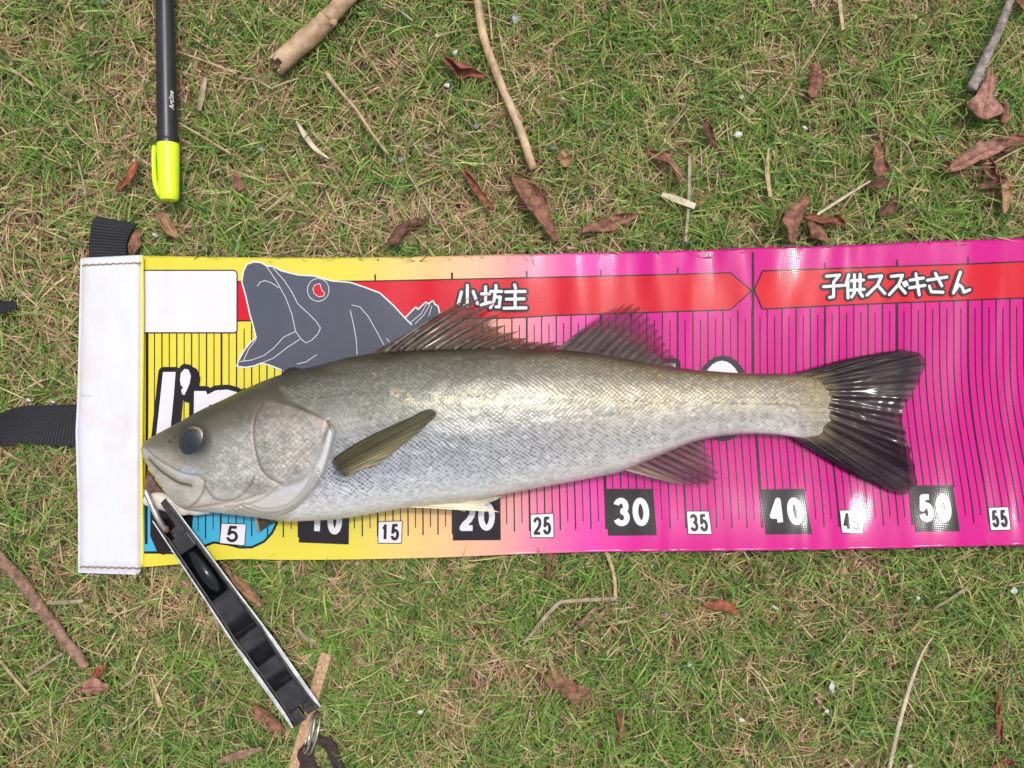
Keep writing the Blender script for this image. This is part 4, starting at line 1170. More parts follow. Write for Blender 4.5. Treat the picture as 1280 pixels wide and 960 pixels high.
# pectoral fin
def pec_z(px, py): return body_z(px, py) - 0.0006
def pec_col(R, S, ray):
    c = mixc(np.tile(lin(86, 82, 58), R.shape + (1,)), np.tile(lin(150, 140, 106), R.shape + (1,)), sstep(.45, .95, S))
    c = c * (.55 + .5 * fbm(S * 14, R * 5, 68, 2))[..., None]
    c = mixc(c, np.tile(lin(62, 58, 46), R.shape + (1,)), (1 - sstep(0, .22, R)) * .75)
    return mixc(c, np.tile(lin(44, 38, 22), R.shape + (1,)), ray * .6)
fin_mesh('pectoral_fin', [(415, 574), (414, 581), (419, 590), (430, 597)], [(470, 541), (512, 522), (543, 513), (545, 515), (534, 530), (516, 546), (496, 562), (470, 582)],
         pec_z, lambda x, y: body_z(x, y) + .0026, pec_col, lambda R, S, ray: sstep(-.01, .07, R) * (1.0 - .22 * sstep(.8, 1, R) * (1 - ray)), 11, ribs=.0005, nr=40, ctrl=(0, -2), floor=body_z)
# spiny dorsal: membrane, then each spine
SP_B = [(466, 443), (480, 441), (498, 439), (520, 437.5), (543, 437), (567, 437), (590, 437), (614, 437), (639, 437), (662, 437), (684, 437.5)]
SP_T = [(483, 431), (590, 371), (613, 366), (621, 377), (629, 391), (633, 406), (648, 414), (661, 422), (676, 427), (697, 427), (704, 432)]
def spine_curve(b, t, n=24):
    b = np.array(b, float); t = np.array(t, float)
    u = np.linspace(0, 1, n)[:, None]
    c = b + (t - b) * .45 + np.array([-3.5, -5.0]) * (np.linalg.norm(t - b) / 110)
    xy = (1 - u) ** 2 * b + 2 * u * (1 - u) * c + u ** 2 * t
    zb = float(f_zc(b[0])) + .003; zt = .0225
    z = (1 - u[:, 0]) * zb + u[:, 0] * zt + .004 * np.sin(math.pi * u[:, 0]) * (np.linalg.norm(t - b) / 110)
    return np.c_[xy, z]
def make_spiny():
    n = 24; per = 8
    C = [spine_curve(b, t, n) for b, t in zip(SP_B, SP_T)]
    rows = []; al = []; co = []
    for i in range(len(C) - 1):
        for k in range(per):
            w = k / per
            q = C[i] * (1 - w) + C[i + 1] * w
            sag = 4 * w * (1 - w)
            u = np.linspace(0, 1, n)
            cut = 1 - .24 * sag ** .8                     # notched margin between spines
            q = np.stack([np.interp(u * cut, u, q[:, j]) for j in range(3)], -1)
            q[:, 2] -= .0012 * sag * np.sin(math.pi * np.clip(u * .9 + .1, 0, 1))
            rows.append(q); al.append(.97 - .20 * sstep(.45, 1, u) + 0.1 * (vnoise(u * 8 + i * 3, w * 3 + 0 * u, 71) - .5))
            base = mixc(np.tile(lin(80, 66, 54), (n, 1)), np.tile(lin(94, 50, 46), (n, 1)), sstep(.15, .8, u) * (.4 + .6 * sag))
            co.append(base * (.55 + .8 * fbm(u * 9 + i * 5, np.full(n, w * 4), 72, 2))[:, None])
    rows.append(C[-1]); al.append(np.full(n, .6)); co.append(np.tile(lin(120, 80, 80), (n, 1)))
    A = np.array(rows); m = len(rows)
    v = P(A[..., 0], A[..., 1], A[..., 2]).reshape(-1, 3)
    mem = mesh_obj('spiny_dorsal_fin', v, [grid_faces(m, n)], FINM, FISH, col=np.array(co).reshape(-1, 3), attrs={'alpha': np.clip(np.array(al), .1, 1).ravel()})
    sm = mat_noise('fin_spine', lin(36, 30, 26), lin(104, 94, 78), 260, .45, .15, coat=.12)
    for i, c in enumerate(C):
        p3 = P(c[:, 0], c[:, 1], c[:, 2] + .0003)
        L = np.linalg.norm(np.array(SP_T[i]) - np.array(SP_B[i]))
        r0 = .0009 + .0009 * min(1, L / 90)
        vv, ff = tube_geo(p3, np.linspace(r0, .00012, len(p3)), 8)
        mesh_obj('spine', vv, [ff], sm, mem)
make_spiny()

# ================================================================== things on the grass
CAPS = []            # x0, y0, x1, y1, half width px, height under which the grass is pressed
def press(pts, r, z):
    for a, b in zip(pts[:-1], pts[1:]): CAPS.append((a[0], a[1], b[0], b[1], r, z))

BAMBOO = mat_noise('bamboo_skin', lin(142, 112, 84), lin(204, 174, 140), 110, .55, .5, .0006, detail=8.0, stretch=(1, 1, 1))
BAMBOO_IN = mat_noise('bamboo_inside', lin(60, 44, 34), lin(96, 74, 56), 200, .8, .3)
STRAW = mat_noise('dry_straw', lin(140, 114, 82), lin(198, 172, 134), 160, .6, .3, .0004)
STRAW2 = mat_noise('grey_straw', lin(120, 106, 86), lin(174, 158, 132), 160, .65, .3, .0004)
PALE = mat_noise('bleached_stem', lin(164, 148, 124), lin(212, 198, 174), 120, .6, .25, .0004)
WOOD = mat_noise('speckled_wood', lin(150, 116, 88), lin(204, 168, 136), 520, .7, .4, .0004)
BARK = mat_noise('twig_bark', lin(104, 78, 66), lin(168, 132, 112), 260, .85, .9, .0012)
GREYBARK = mat_noise('grey_bark', lin(108, 98, 94), lin(164, 152, 144), 260, .8, .8, .0010)

def stem(name, pts, wpx, mat, label, cat, z=0.0115, zs=None, flat=.8, lump=.06, n=None, nodes=(), seed=1, group=None, taper=None, parent=None, embed=.55, dopress=True):
    q = catmull(pts, n or max(8, int(np.linalg.norm(np.diff(np.array(pts, float), axis=0), axis=1).sum() / 6)))
    t = np.linspace(0, 1, len(q))
    w = np.interp(t, np.linspace(0, 1, len(taper)), taper) * wpx if taper else np.full(len(q), wpx)
    r = w / 2 * .000525
    for f in nodes: r = r * (1 + .16 * np.exp(-((t - f) / .012) ** 2))
    zz = np.full(len(q), z) if zs is None else np.interp(t, np.linspace(0, 1, len(zs)), zs)
    p3 = P(q[:, 0], q[:, 1], zz + r.mean() * flat * embed + .0004 * (vnoise(t * 6 + seed, t * 0, 12) - .5))
    v, f = tube_geo(p3, r, 10 if wpx < 8 else 18, flat=flat, lump=lump, seed=seed)
    o = mesh_obj(name, v, [f], mat, parent)
    if parent is None: tag(o, label, cat, group)
    if dopress: press([tuple(p) for p in q[::3]] + [tuple(q[-1])], wpx / 2 + 1.5, z - .0004)
    return o

# --- black marker pen with yellow cap
def make_pen():
    pz = 0.0205
    root = thing('marker_pen', tuple(P(208, 120, .008)), 'black marker pen with fluorescent yellow cap lying in the grass', 'pen')
    k = (CAM_H - pz) / FPX
    def lathe(name, ys, rs, xs, mat, n=36, parent=root):
        p3 = P(np.array(xs, float), np.array(ys, float), pz)
        v, f = tube_geo(p3, np.array(rs) * k, n)
        o = mesh_obj(name, v, [f], mat, parent)
        md = o.modifiers.new('edge', 'EDGE_SPLIT'); md.split_angle = math.radians(40)
        return o
    blk = mat_noise('black_plastic', lin(30, 30, 36), lin(42, 42, 48), 40, .36, .05, .0001, rvar=.06)
    yel = mat_noise('fluorescent_plastic', lin(206, 232, 30), lin(222, 244, 52), 30, .32, .03, .0001, rvar=.05)
    ax = lambda y: 206 + (y + 10) * 0.018
    yb = np.r_[-75, -74, -72, np.linspace(-65, 176, 30), 181]
    rb = np.r_[8.0, 9.6, 10.3, np.linspace(10.4, 12.4, 30), 12.5]
    lathe('barrel', yb, rb, [ax(y) for y in yb], blk)
    lathe('barrel_collar', [172, 172.4, 175.5, 176], [12.4, 12.75, 12.8, 12.4], [ax(y) for y in (172, 172.4, 175.5, 176)], blk)
    yc = np.r_[179.6, 180, 182, np.linspace(186, 238, 14), 244, 248.5, 250.5, 251.2]
    rc = np.r_[12.4, 13.2, 13.6, np.linspace(13.6, 12.3, 14), 12.0, 11.5, 10.2, 6]
    cap = lathe('cap', yc, rc, [ax(y) + .6 for y in yc], yel)
    # clip: bowed bar on the side of the cap
    yk = np.linspace(182, 246, 24)
    xk = spl([182, 190, 210, 230, 240, 246], [193.2, 192.6, 192.8, 194.6, 197.6, 200.5], yk)
    v, f = tube_geo(P(xk, yk, pz + .0015), np.interp(yk, [182, 184, 238, 246], [.0009, .0014, .0015, .0010]), 10, flat=1.7)
    mesh_obj('clip', v, [f], yel, cap)
    # lettering wrapped round the barrel, reading up the pen
    def wrap_text(txt, y_start, y_end, ang0, hgt, name):
        bm = text_mesh(txt, .028)
        xs = [q.co.x for q in bm.verts]; ys = [q.co.y for q in bm.verts]
        for s in np.linspace(min(xs), max(xs), 12)[1:-1]:
            bmesh.ops.bisect_plane(bm, geom=bm.verts[:] + bm.edges[:] + bm.faces[:], plane_co=(s, 0, 0), plane_no=(1, 0, 0))
        bmesh.ops.triangulate(bm, faces=bm.faces[:]); bm.verts.index_update()
        V = np.array([tuple(q.co) for q in bm.verts]); Fc = np.array([[q.index for q in fa.verts] for fa in bm.faces]); bm.free()
        y = y_start + (V[:, 0] - min(xs)) / (max(xs) - min(xs)) * (y_end - y_start)
        sl = .25 * (V[:, 1] - min(ys)) / (max(ys) - min(ys))
        y = y - sl * 4
        rad = (10.4 + (y + 65) / 241 * 2.0) * k + .00006
        ang = ang0 - (V[:, 1] - min(ys)) / (max(ys) - min(ys)) * hgt      # 0 = top, + = right
        cx = 206 + (y + 10) * .018
        c3 = P(cx, y, pz)
        w = c3 + np.stack([np.sin(ang) * rad, 0 * ang, np.cos(ang) * rad], -1)
        a, b, c = w[Fc[:, 0]], w[Fc[:, 1]], w[Fc[:, 2]]
        up = np.cross(b - a, c - a)[:, 2]
        Fc = np.where((up < 0)[:, None], Fc[:, ::-1], Fc)
        mesh_obj(name, w, [Fc], WHITE_INK, root)
    wrap_text('Artline', 139.5, 116.5, math.radians(64), math.radians(30), 'lettering')
    dsh = []
    wrap_text('0.8', 61, 44, math.radians(86), math.radians(14), 'lettering') if False else None
    press([(206, -80), (209, 120), (211, 250)], 14.5, .0078)
make_pen()

# --- fish grip tool
def make_grip():
    O = np.array([200., 637.]); D = np.array([.577, .818]); Nn = np.array([.818, -.577])
    root = thing('fish_grip', tuple(P(292, 767, .008)), 'black fish gripping tool with silver edge plates clamped to the fish mouth', 'fish grip')
    def sw(s, w): return O + D * s + Nn * w
    def prism(name, poly, z0, z1, mat, parent=root, bev=.0004):
        xy = np.array([P(*sw(s, w), z1)[:2] for s, w in poly]); xl = np.array([P(*sw(s, w * .96), z0)[:2] for s, w in poly])
        bm = bmesh.new()
        vs = [bm.verts.new((x, y, z0)) for x, y in xy]
        f = bm.faces.new(vs)
        r = bmesh.ops.extrude_face_region(bm, geom=[f])
        tops = [g for g in r['geom'] if isinstance(g, bmesh.types.BMVert)]
        for g in tops: g.co.z = z1
        low = {(round(x, 7), round(y, 7)): tuple(q) for (x, y), q in zip(xy, xl)}
        for q_, w_ in zip(vs, xl): q_.co = (w_[0], w_[1], z0)
        bmesh.ops.recalc_face_normals(bm, faces=bm.faces[:])
        if bev: bmesh.ops.bevel(bm, geom=bm.edges[:], offset=bev, segments=2, affect='EDGES', profile=.6)
        bm.verts.index_update()
        v = np.array([tuple(q.co) for q in bm.verts]); fs = [[q.index for q in fa.verts] for fa in bm.faces]; bm.free()
        return mesh_obj(name, v, fs, mat, parent, smooth=False)
    silver = mat_noise('brushed_aluminium', lin(164, 164, 166), lin(220, 220, 224), 160, .5, .5, .0003, metallic=.35, stretch=(1, 1, 1))
    worn = mat_noise('worn_black_plate', lin(28, 28, 30), lin(60, 58, 56), 400, .42, .2, .0002)
    blk = mat_noise('grip_plastic', lin(28, 28, 33), lin(46, 46, 52), 110, .42, .3, .0002, rvar=.14)
    gloss = mat_noise('glossy_black', lin(12, 13, 16), lin(22, 24, 28), 60, .14, .05, .0001, rvar=.05)
    hw = lambda s: np.interp(s, [0, 124, 215, 319], [16.5, 20, 23.5, 23])
    S1 = list(np.linspace(2, 319, 22)); 
    def plate(sign, s0, s1, wv):
        ss = np.linspace(s0, s1, 26)
        out = [(s, sign * hw(s)) for s in ss]; inn = [(s, sign * (hw(s) - wv(s))) for s in ss[::-1]]
        return out + inn
    wv = lambda s: np.interp(s, [0, 60, 120, 195, 205, 240, 300, 319], [1.8, 1.8, 2.2, 2.4, 4.2, 5.0, 4.6, 2.2])
    prism('side_plate', plate(-1, 6, 319, wv), .0095, .0292, silver)
    prism('side_plate', plate(+1, 0, 317, wv), .0095, .0292, silver)
    # black inner liners just inside the plates
    def liner(sign, s0, s1):
        ss = np.linspace(s0, s1, 20)
        return [(s, sign * (hw(s) - wv(s) - .3)) for s in ss] + [(s, sign * (hw(s) - wv(s) - 4.2)) for s in ss[::-1]]
    prism('liner', liner(-1, 34, 312), .0100, .0268, worn)
    prism('liner', liner(+1, 2, 310), .0100, .0268, worn)
    # ribbed core: stepped finger grooves
    def core(name, s0, s1, zt, wl=None, wr=None, mat=blk, round_=.0008):
        n = 10; ss = np.linspace(s0, s1, n)
        L = lambda s: -(hw(s) - wv(s) - 4.4) if wl is None else wl
        R = lambda s: (hw(s) - wv(s) - 4.4) if wr is None else wr
        poly = [(s, L(s)) for s in ss] + [(s, R(s)) for s in ss[::-1]]
        return prism(name, poly, .0100, zt, mat, bev=round_)
    core('core_block', 40, 62, .0262)
    core('core_floor', 41, 132, .0185, wl=-17, wr=17, mat=gloss)
    # finger grip as one continuous wavy loft
    ss = np.linspace(131, 300, 170)
    zz = np.interp(ss, [131, 133, 165, 172, 184, 188, 208, 214, 226, 230, 250, 256, 264, 267, 300], [.0252, .0266, .0276, .0235, .0172, .0250, .0272, .0232, .0170, .0250, .0272, .0234, .0185, .0262, .0268])
    zz = np.convolve(np.pad(zz, 2, mode='edge'), np.ones(5) / 5, 'valid')
    m = 8
    W = np.linspace(-1, 1, m)
    V = []
    for s, z in zip(ss, zz):
        half = hw(s) - wv(s) - 4.4
        for w in W:
            V.append(P(*sw(s, w * half), z + .00012 * math.sin(s * 2.2)))
    V = np.array(V); nb = len(V); bot = np.array([P(*to_px(q_), .0102) for q_ in V])
    nr = len(ss)
    ring = np.r_[np.arange(m), np.arange(1, nr) * m + m - 1, (nr - 1) * m + np.arange(m - 2, -1, -1), np.arange(nr - 2, 0, -1) * m]
    r2 = np.roll(ring, -1); gf = grid_faces(nr, m)
    o = mesh_obj('finger_grip', np.r_[V, bot], [gf, gf[:, ::-1] + nb, np.stack([ring, r2, r2 + nb, ring + nb], -1)], blk, root)
    md = o.modifiers.new('edge', 'EDGE_SPLIT'); md.split_angle = math.radians(45)
    core('core_block', 300.5, 319, .0250, wl=-18, wr=-1.5, mat=worn)
    core('core_block', 300.5, 316, .0258, wl=3.5, wr=18, mat=worn)
    # trigger: arched glossy bar in the opening
    t = np.linspace(0, 1, 40)
    sc_ = 66 + 58 * t
    z = .0180 + .0095 * np.sin(math.pi * (0.10 + .80 * (1 - t) ** .8)) 
    pts = np.array([P(*sw(s, 1.0), q) for s, q in zip(sc_, z)])
    v, f = tube_geo(pts, np.full(40, .0042), 20, flat=.75)
    trig = mesh_obj('trigger', v, [f], gloss, root)
    # jaw: right fork arm, left thin arm and the silver pin that holds the lip
    prism('fork_arm', [(-6, 5), (-8, 14), (2, 14.3), (41, 15.5), (41, -6), (30, -6), (28, 4)], .0105, .0262, worn)
    prism('fork_arm', [(8, -15.5), (41, -17), (41, -12.5), (10, -13)], .0105, .0250, worn)
    pin = np.array([P(181.5, 612, .0285), P(190, 631, .0290), P(199, 650, .0282), P(208, 663, .0255)])
    v, f = tube_geo(catmull(pin, 16), np.full(16, .0018), 12, flat=1.3)
    pinm = mat_noise('polished_pin', lin(170, 164, 158), lin(214, 208, 202), 200, .2, .05, .0001, metallic=.8)
    mesh_obj('jaw_pin', v, [f], pinm, root)
    rust = mat_noise('rusty_spot', lin(110, 66, 40), lin(150, 110, 80), 600, .8, .5)
    v, f = tube_geo(np.array([P(204, 657, .0262), P(207, 661, .0262), P(210, 665, .0252)]), [.0012, .0022, .0012], 10)
    mesh_obj('pivot', v, [f], rust, root)
    # screw heads and key ring
    a = np.linspace(0, 2 * math.pi, 41)
    for dx, tilt in ((0, .25), (5, -.15)):
        c = P(387 + dx, 917, .0185)
        ring_ = np.stack([c[0] + np.sin(a) * .0035 * (1 if dx else .8) + np.cos(a) * .0035, c[1] + np.cos(a) * .0125, c[2] + np.sin(a) * .008 + tilt * .004 * np.cos(a)], -1)
        v, f = tube_geo(ring_, np.full(41, .0008), 8, caps=False)
        mesh_obj('split_ring', v, [f], pinm, root)
    press([tuple(sw(4, 0)), tuple(sw(320, 0))], 25, .0090)
    # lanyard
    lan = mat_noise('lanyard_cloth', lin(34, 26, 24), lin(70, 54, 48), 500, .85, .5, .0006)
    lroot = ribbon('lanyard', [(378, 932), (372, 940), (376, 962), (384, 1000)], [(396, 930), (392, 945), (398, 965), (408, 1000)], [.014, .013, .0115, .011], [.015, .0135, .0115, .011], lan, root, n=24, bulge=.001)
    ribbon('lanyard', [(392, 926), (402, 932), (412, 950), (424, 1000)], [(396, 922), (412, 924), (428, 955), (452, 1000)], [.0155, .015, .0125, .011], [.0155, .0145, .0125, .011], lan, root, n=24, bulge=.001)
    press([(385, 925), (405, 1010)], 26, .0095)
make_grip()

# --- bamboo offcut
def make_bamboo():
    root = thing('bamboo_offcut', tuple(P(390, 45, .008)), 'thick broken bamboo piece with a node ring and bud', 'bamboo')
    zc_ = .0165
    def sec(p0, p1, r0, r1, name, mat, n=20, caps=True):
        q = catmull([p0, ((p0[0] + p1[0]) / 2, (p0[1] + p1[1]) / 2), p1], n)
        v, f = tube_geo(P(q[:, 0], q[:, 1], zc_), np.linspace(r0, r1, n) * .000515, 28, lump=.05, caps=caps, seed=4)
        return mesh_obj(name, v, [f], mat, root)
    sec((470, -42), (407.5, 25.5), 11.2, 10.6, 'culm', BAMBOO)
    sec((408.5, 24.5), (399, 34.5), 12.3, 12.0, 'node_ring', BAMBOO, 6)
    # broken end: hollow with a torn upper wall
    q = catmull([(400, 33.5), (370, 60), (343, 84)], 30)
    n = 28
    v, f = tube_geo(P(q[:, 0], q[:, 1], zc_), np.linspace(10.9, 10.2, 30) * .000515, n, lump=.03, caps=False, seed=9)
    keep = []
    for fa in f:
        i = fa[0] // n; j = fa[0] % n
        ang = (j + .5) / n * 360
        if i >= 25 + (2 if (j % 5 < 2) else 0) and 55 < ang < 140: continue
        if i >= 28 and (j * 7) % 3 == 0: continue
        keep.append(fa)
    o = mesh_obj('broken_end', v, [np.array(keep)], BAMBOO, root)
    md = o.modifiers.new('wall', 'SOLIDIFY'); md.thickness = .0011; md.offset = -1
    v, f = tube_geo(P(q[:26, 0], q[:26, 1], zc_), np.linspace(9.0, 8.4, 26) * .000515, 16, seed=2)
    mesh_obj('hollow', v, [f], BAMBOO_IN, root)
    c = P(np.array([414, 421]), np.array([30, 26]), np.array([.0195, .021]))
    v, f = tube_geo(catmull(c, 6), [.0018, .0023, .0024, .0021, .0016, .0007], 12)
    mesh_obj('bud', v, [f], WOOD, root)
    press([(470, -42), (400, 33), (340, 88)], 12.5, .0095)
make_bamboo()

# --- other sticks and straws
o = stem('reed', [(592, -40), (597, 2), (605, 48), (625, 102), (650, 162), (667, 212)], 10.5, BAMBOO, 'long pale reed stalk reaching toward the magenta edge of the sheet', 'reed', z=.0125, nodes=(.34, .72), lump=.10)
stem('bark_twig', [(-30, 655), (0, 697), (28, 728), (48, 757), (75, 792), (108, 834)], 14, BARK, 'knobbly reddish brown twig lying by the white flap', 'twig', z=.0105, lump=.22, n=60, taper=[.9, 1, 1.1, 1.05, .95, .9])
stem('grey_stick', [(1282, -40), (1262, 2), (1250, 36), (1234, 68), (1214, 112)], 12, GREYBARK, 'weathered grey stick with split end touching a big brown leaf', 'stick', z=.0175, lump=.12, n=50, taper=[.8, .8, .85, 1, 1.15])
stem('thin_twig', [(407, 90), (422, 110), (445, 137), (466, 168), (486, 194)], 4.2, STRAW, 'thin straight tan twig below the bamboo piece', 'twig', z=.0135, taper=[1.4, 1, .9, .7])
stem('bleached_straw', [(1166, 796), (1154, 814), (1145, 836), (1128, 890), (1112, 960), (1104, 1000)], 5.6, PALE, 'long bleached white stem curving below the magenta end', 'stem', z=.0140, taper=[.3, .8, 1, .95, 1], flat=.7)

def flat_strip(name, pts, wpx, mat, label, cat, z, thick=.0016, group=None, seed=0, taper=None):
    q = catmull(pts, max(10, int(np.linalg.norm(np.diff(np.array(pts, float), axis=0), axis=1).sum() / 5)))
    tg = np.gradient(q, axis=0); tg /= np.linalg.norm(tg, axis=1, keepdims=True)
    nr = np.stack([-tg[:, 1], tg[:, 0]], -1)
    t = np.linspace(0, 1, len(q)); w = wpx * (np.interp(t, np.linspace(0, 1, len(taper)), taper) if taper else 1) * (1 + .15 * (vnoise(t * 9 + seed * 5, t * 0, 13) - .5))
    off = np.array([-.5, -.42, -.15, .15, .42, .5]); dz = np.array([-.6, 0, .12, .1, 0, -.6]) * thick
    V = []
    for i in range(len(q)):
        for a, b in zip(off, dz):
            xy = q[i] + nr[i] * a * (w[i] if np.ndim(w) else w)
            V.append(P(xy[0], xy[1], z + thick + b))
        for a in (off[-1], off[0]):
            xy = q[i] + nr[i] * a * (w[i] if np.ndim(w) else w)
            V.append(P(xy[0], xy[1], z))
    V = np.array(V); n = 8
    F = grid_faces(len(q), n, wrap=True)
    o = mesh_obj(name, V, [F, list(range(n)), list(range((len(q) - 1) * n, len(q) * n))[::-1]], mat)
    md = o.modifiers.new('edge', 'EDGE_SPLIT'); md.split_angle = math.radians(45)
    tag(o, label, cat, group)
    press([tuple(p) for p in q[::4]] + [tuple(q[-1])], wpx / 2 + .5, z)
    return o
flat_strip('wood_strip', [(408, 817), (398, 850), (384, 900), (364, 970), (356, 1000)], 15, WOOD, 'flat speckled tan wood strip under the key ring of the grip', 'wood strip', .0105)
flat_strip('straw', [(756, 686), (762, 700), (768, 722), (769.5, 748)], 4.6, STRAW, 'folded tan straw poking out from under the magenta sheet, upright length', 'straw', .0125, .0009)
flat_strip('straw', [(770, 748.5), (735, 750), (706, 752), (700, 752.6), (696, 756), (676, 778), (654, 806)], 5.2, STRAW2, 'kinked grey tan straw lying below the sheet', 'straw', .0130, .0010, taper=[.9, 1, 1, 1.1, .6])
flat_strip('wood_chip', [(827, 243), (845, 249), (869, 258)], 9, PALE, 'pale curled wood chip lying above the magenta band', 'wood chip', .0135, .0015, taper=[.6, 1, 1.1, .9])
flat_strip('straw', [(370, 151), (383, 172), (394, 186), (411, 198)], 7, PALE, 'bleached flat dry blade below the bamboo piece', 'straw', .0130, .0008, taper=[.3, 1, .9, .3])
flat_strip('wood_chip', [(257, 96), (253, 116), (249, 138)], 8.5, STRAW2, 'small grey wood chip lying beside the marker pen', 'wood chip', .0120, .0018, taper=[.5, .9, 1, .6])
flat_strip('straw', [(58, 754), (80, 753), (104, 751)], 6, STRAW2, 'short flat dry blade beside the knobbly twig', 'straw', .0115, .001, taper=[.7, 1, .8])
flat_strip('straw', [(862, 195), (861, 250), (857, 302)], 4.2, STRAW2, 'narrow upright dry blade crossing the pale wood chip', 'straw', .0120, .0007)
flat_strip('straw', [(961, 185), (959, 215), (963, 246)], 6.5, STRAW, 'tan dry blade standing off the dividing line of the band', 'straw', .0115, .0009, taper=[.4, 1, .8])
flat_strip('straw', [(1022, 268), (1050, 250), (1088, 226)], 4, PALE, 'pale dry blade pointing at the three-leaf cluster', 'straw', .0130, .0007, taper=[.9, 1, .5])
flat_strip('straw', [(1049, -5), (1051, 15), (1054, 37)], 5, STRAW, 'tan dry blade between the curled leaf and the frame of green grass', 'straw', .0130, .0008)
flat_strip('straw', [(1168, 760), (1190, 748), (1209, 734)], 6, STRAW2, 'short dry blade under the 55 mark below the sheet', 'straw', .0115, .0009, taper=[.4, 1, .6])
flat_strip('straw', [(724, 782), (735, 770), (746, 759)], 6, BARK, 'brown dry blade lying inside the kinked straw', 'straw', .0110, .0009)
flat_strip('straw', [(189, 846), (195, 866), (201, 884)], 7, STRAW, 'short tan dry blade lying left of the grip handle', 'straw', .0115, .0009, taper=[.3, .8, 1])
flat_strip('straw', [(0, 826), (18, 848), (36, 869)], 4, STRAW, 'thin tan dry blade under the knobbly twig', 'straw', .0125, .0007)
flat_strip('straw', [(33, 846), (55, 832), (78, 817)], 4, STRAW2, 'thin grey dry blade reaching the knobbly twig end', 'straw', .0120, .0007)
flat_strip('straw', [(178, 840), (164, 851), (150, 862)], 4, STRAW2, 'thin grey dry blade near the pinkish leaf', 'straw', .0110, .0007)
flat_strip('straw', [(394, 803), (380, 796), (372, 785)], 8, STRAW2, 'pale dry blade beside the top of the wood strip', 'straw', .0100, .0009, taper=[.8, 1, .4])
flat_strip('bark_flake', [(272, 953), (298, 944), (328, 935)], 12, BARK, 'reddish bark flake lying beside the wood strip', 'bark flake', .0105, .0016, taper=[.5, 1, .4])
thin = [([(508, 214), (526, 244), (546, 282)], 'thin dry stem pointing at the dark leaf above the sheet'),
        ([(221, 64), (255, 76), (296, 92)], 'thin dry stem crossing beside the pen barrel'),
        ([(296, 97), (318, 100), (342, 112)], 'thin dry stem between the pen and the bamboo'),
        ([(224, 154), (252, 170), (288, 192)], 'thin dry stem leaving the yellow pen cap'),
        ([(480, 5), (500, 14), (516, 26)], 'thin dry stem right of the bamboo piece'),
        ([(610, 0), (613, 25), (615, 50)], 'thin dry stem alongside the reed stalk'),
        ([(97, 200), (103, 224), (108, 248)], 'thin dry stem near the orange leaf beside the pen'),
        ([(12, 85), (26, 94), (42, 108)], 'thin dry stem out on the bare left lawn'),
        ([(1111, 168), (1130, 178), (1146, 210)], 'thin dry stem between brown leaves on the lawn')]
for i, (p, l) in enumerate(thin):
    stem('straw', p, 2.6, STRAW if i % 2 else STRAW2, l, 'straw', z=.0128, seed=i)

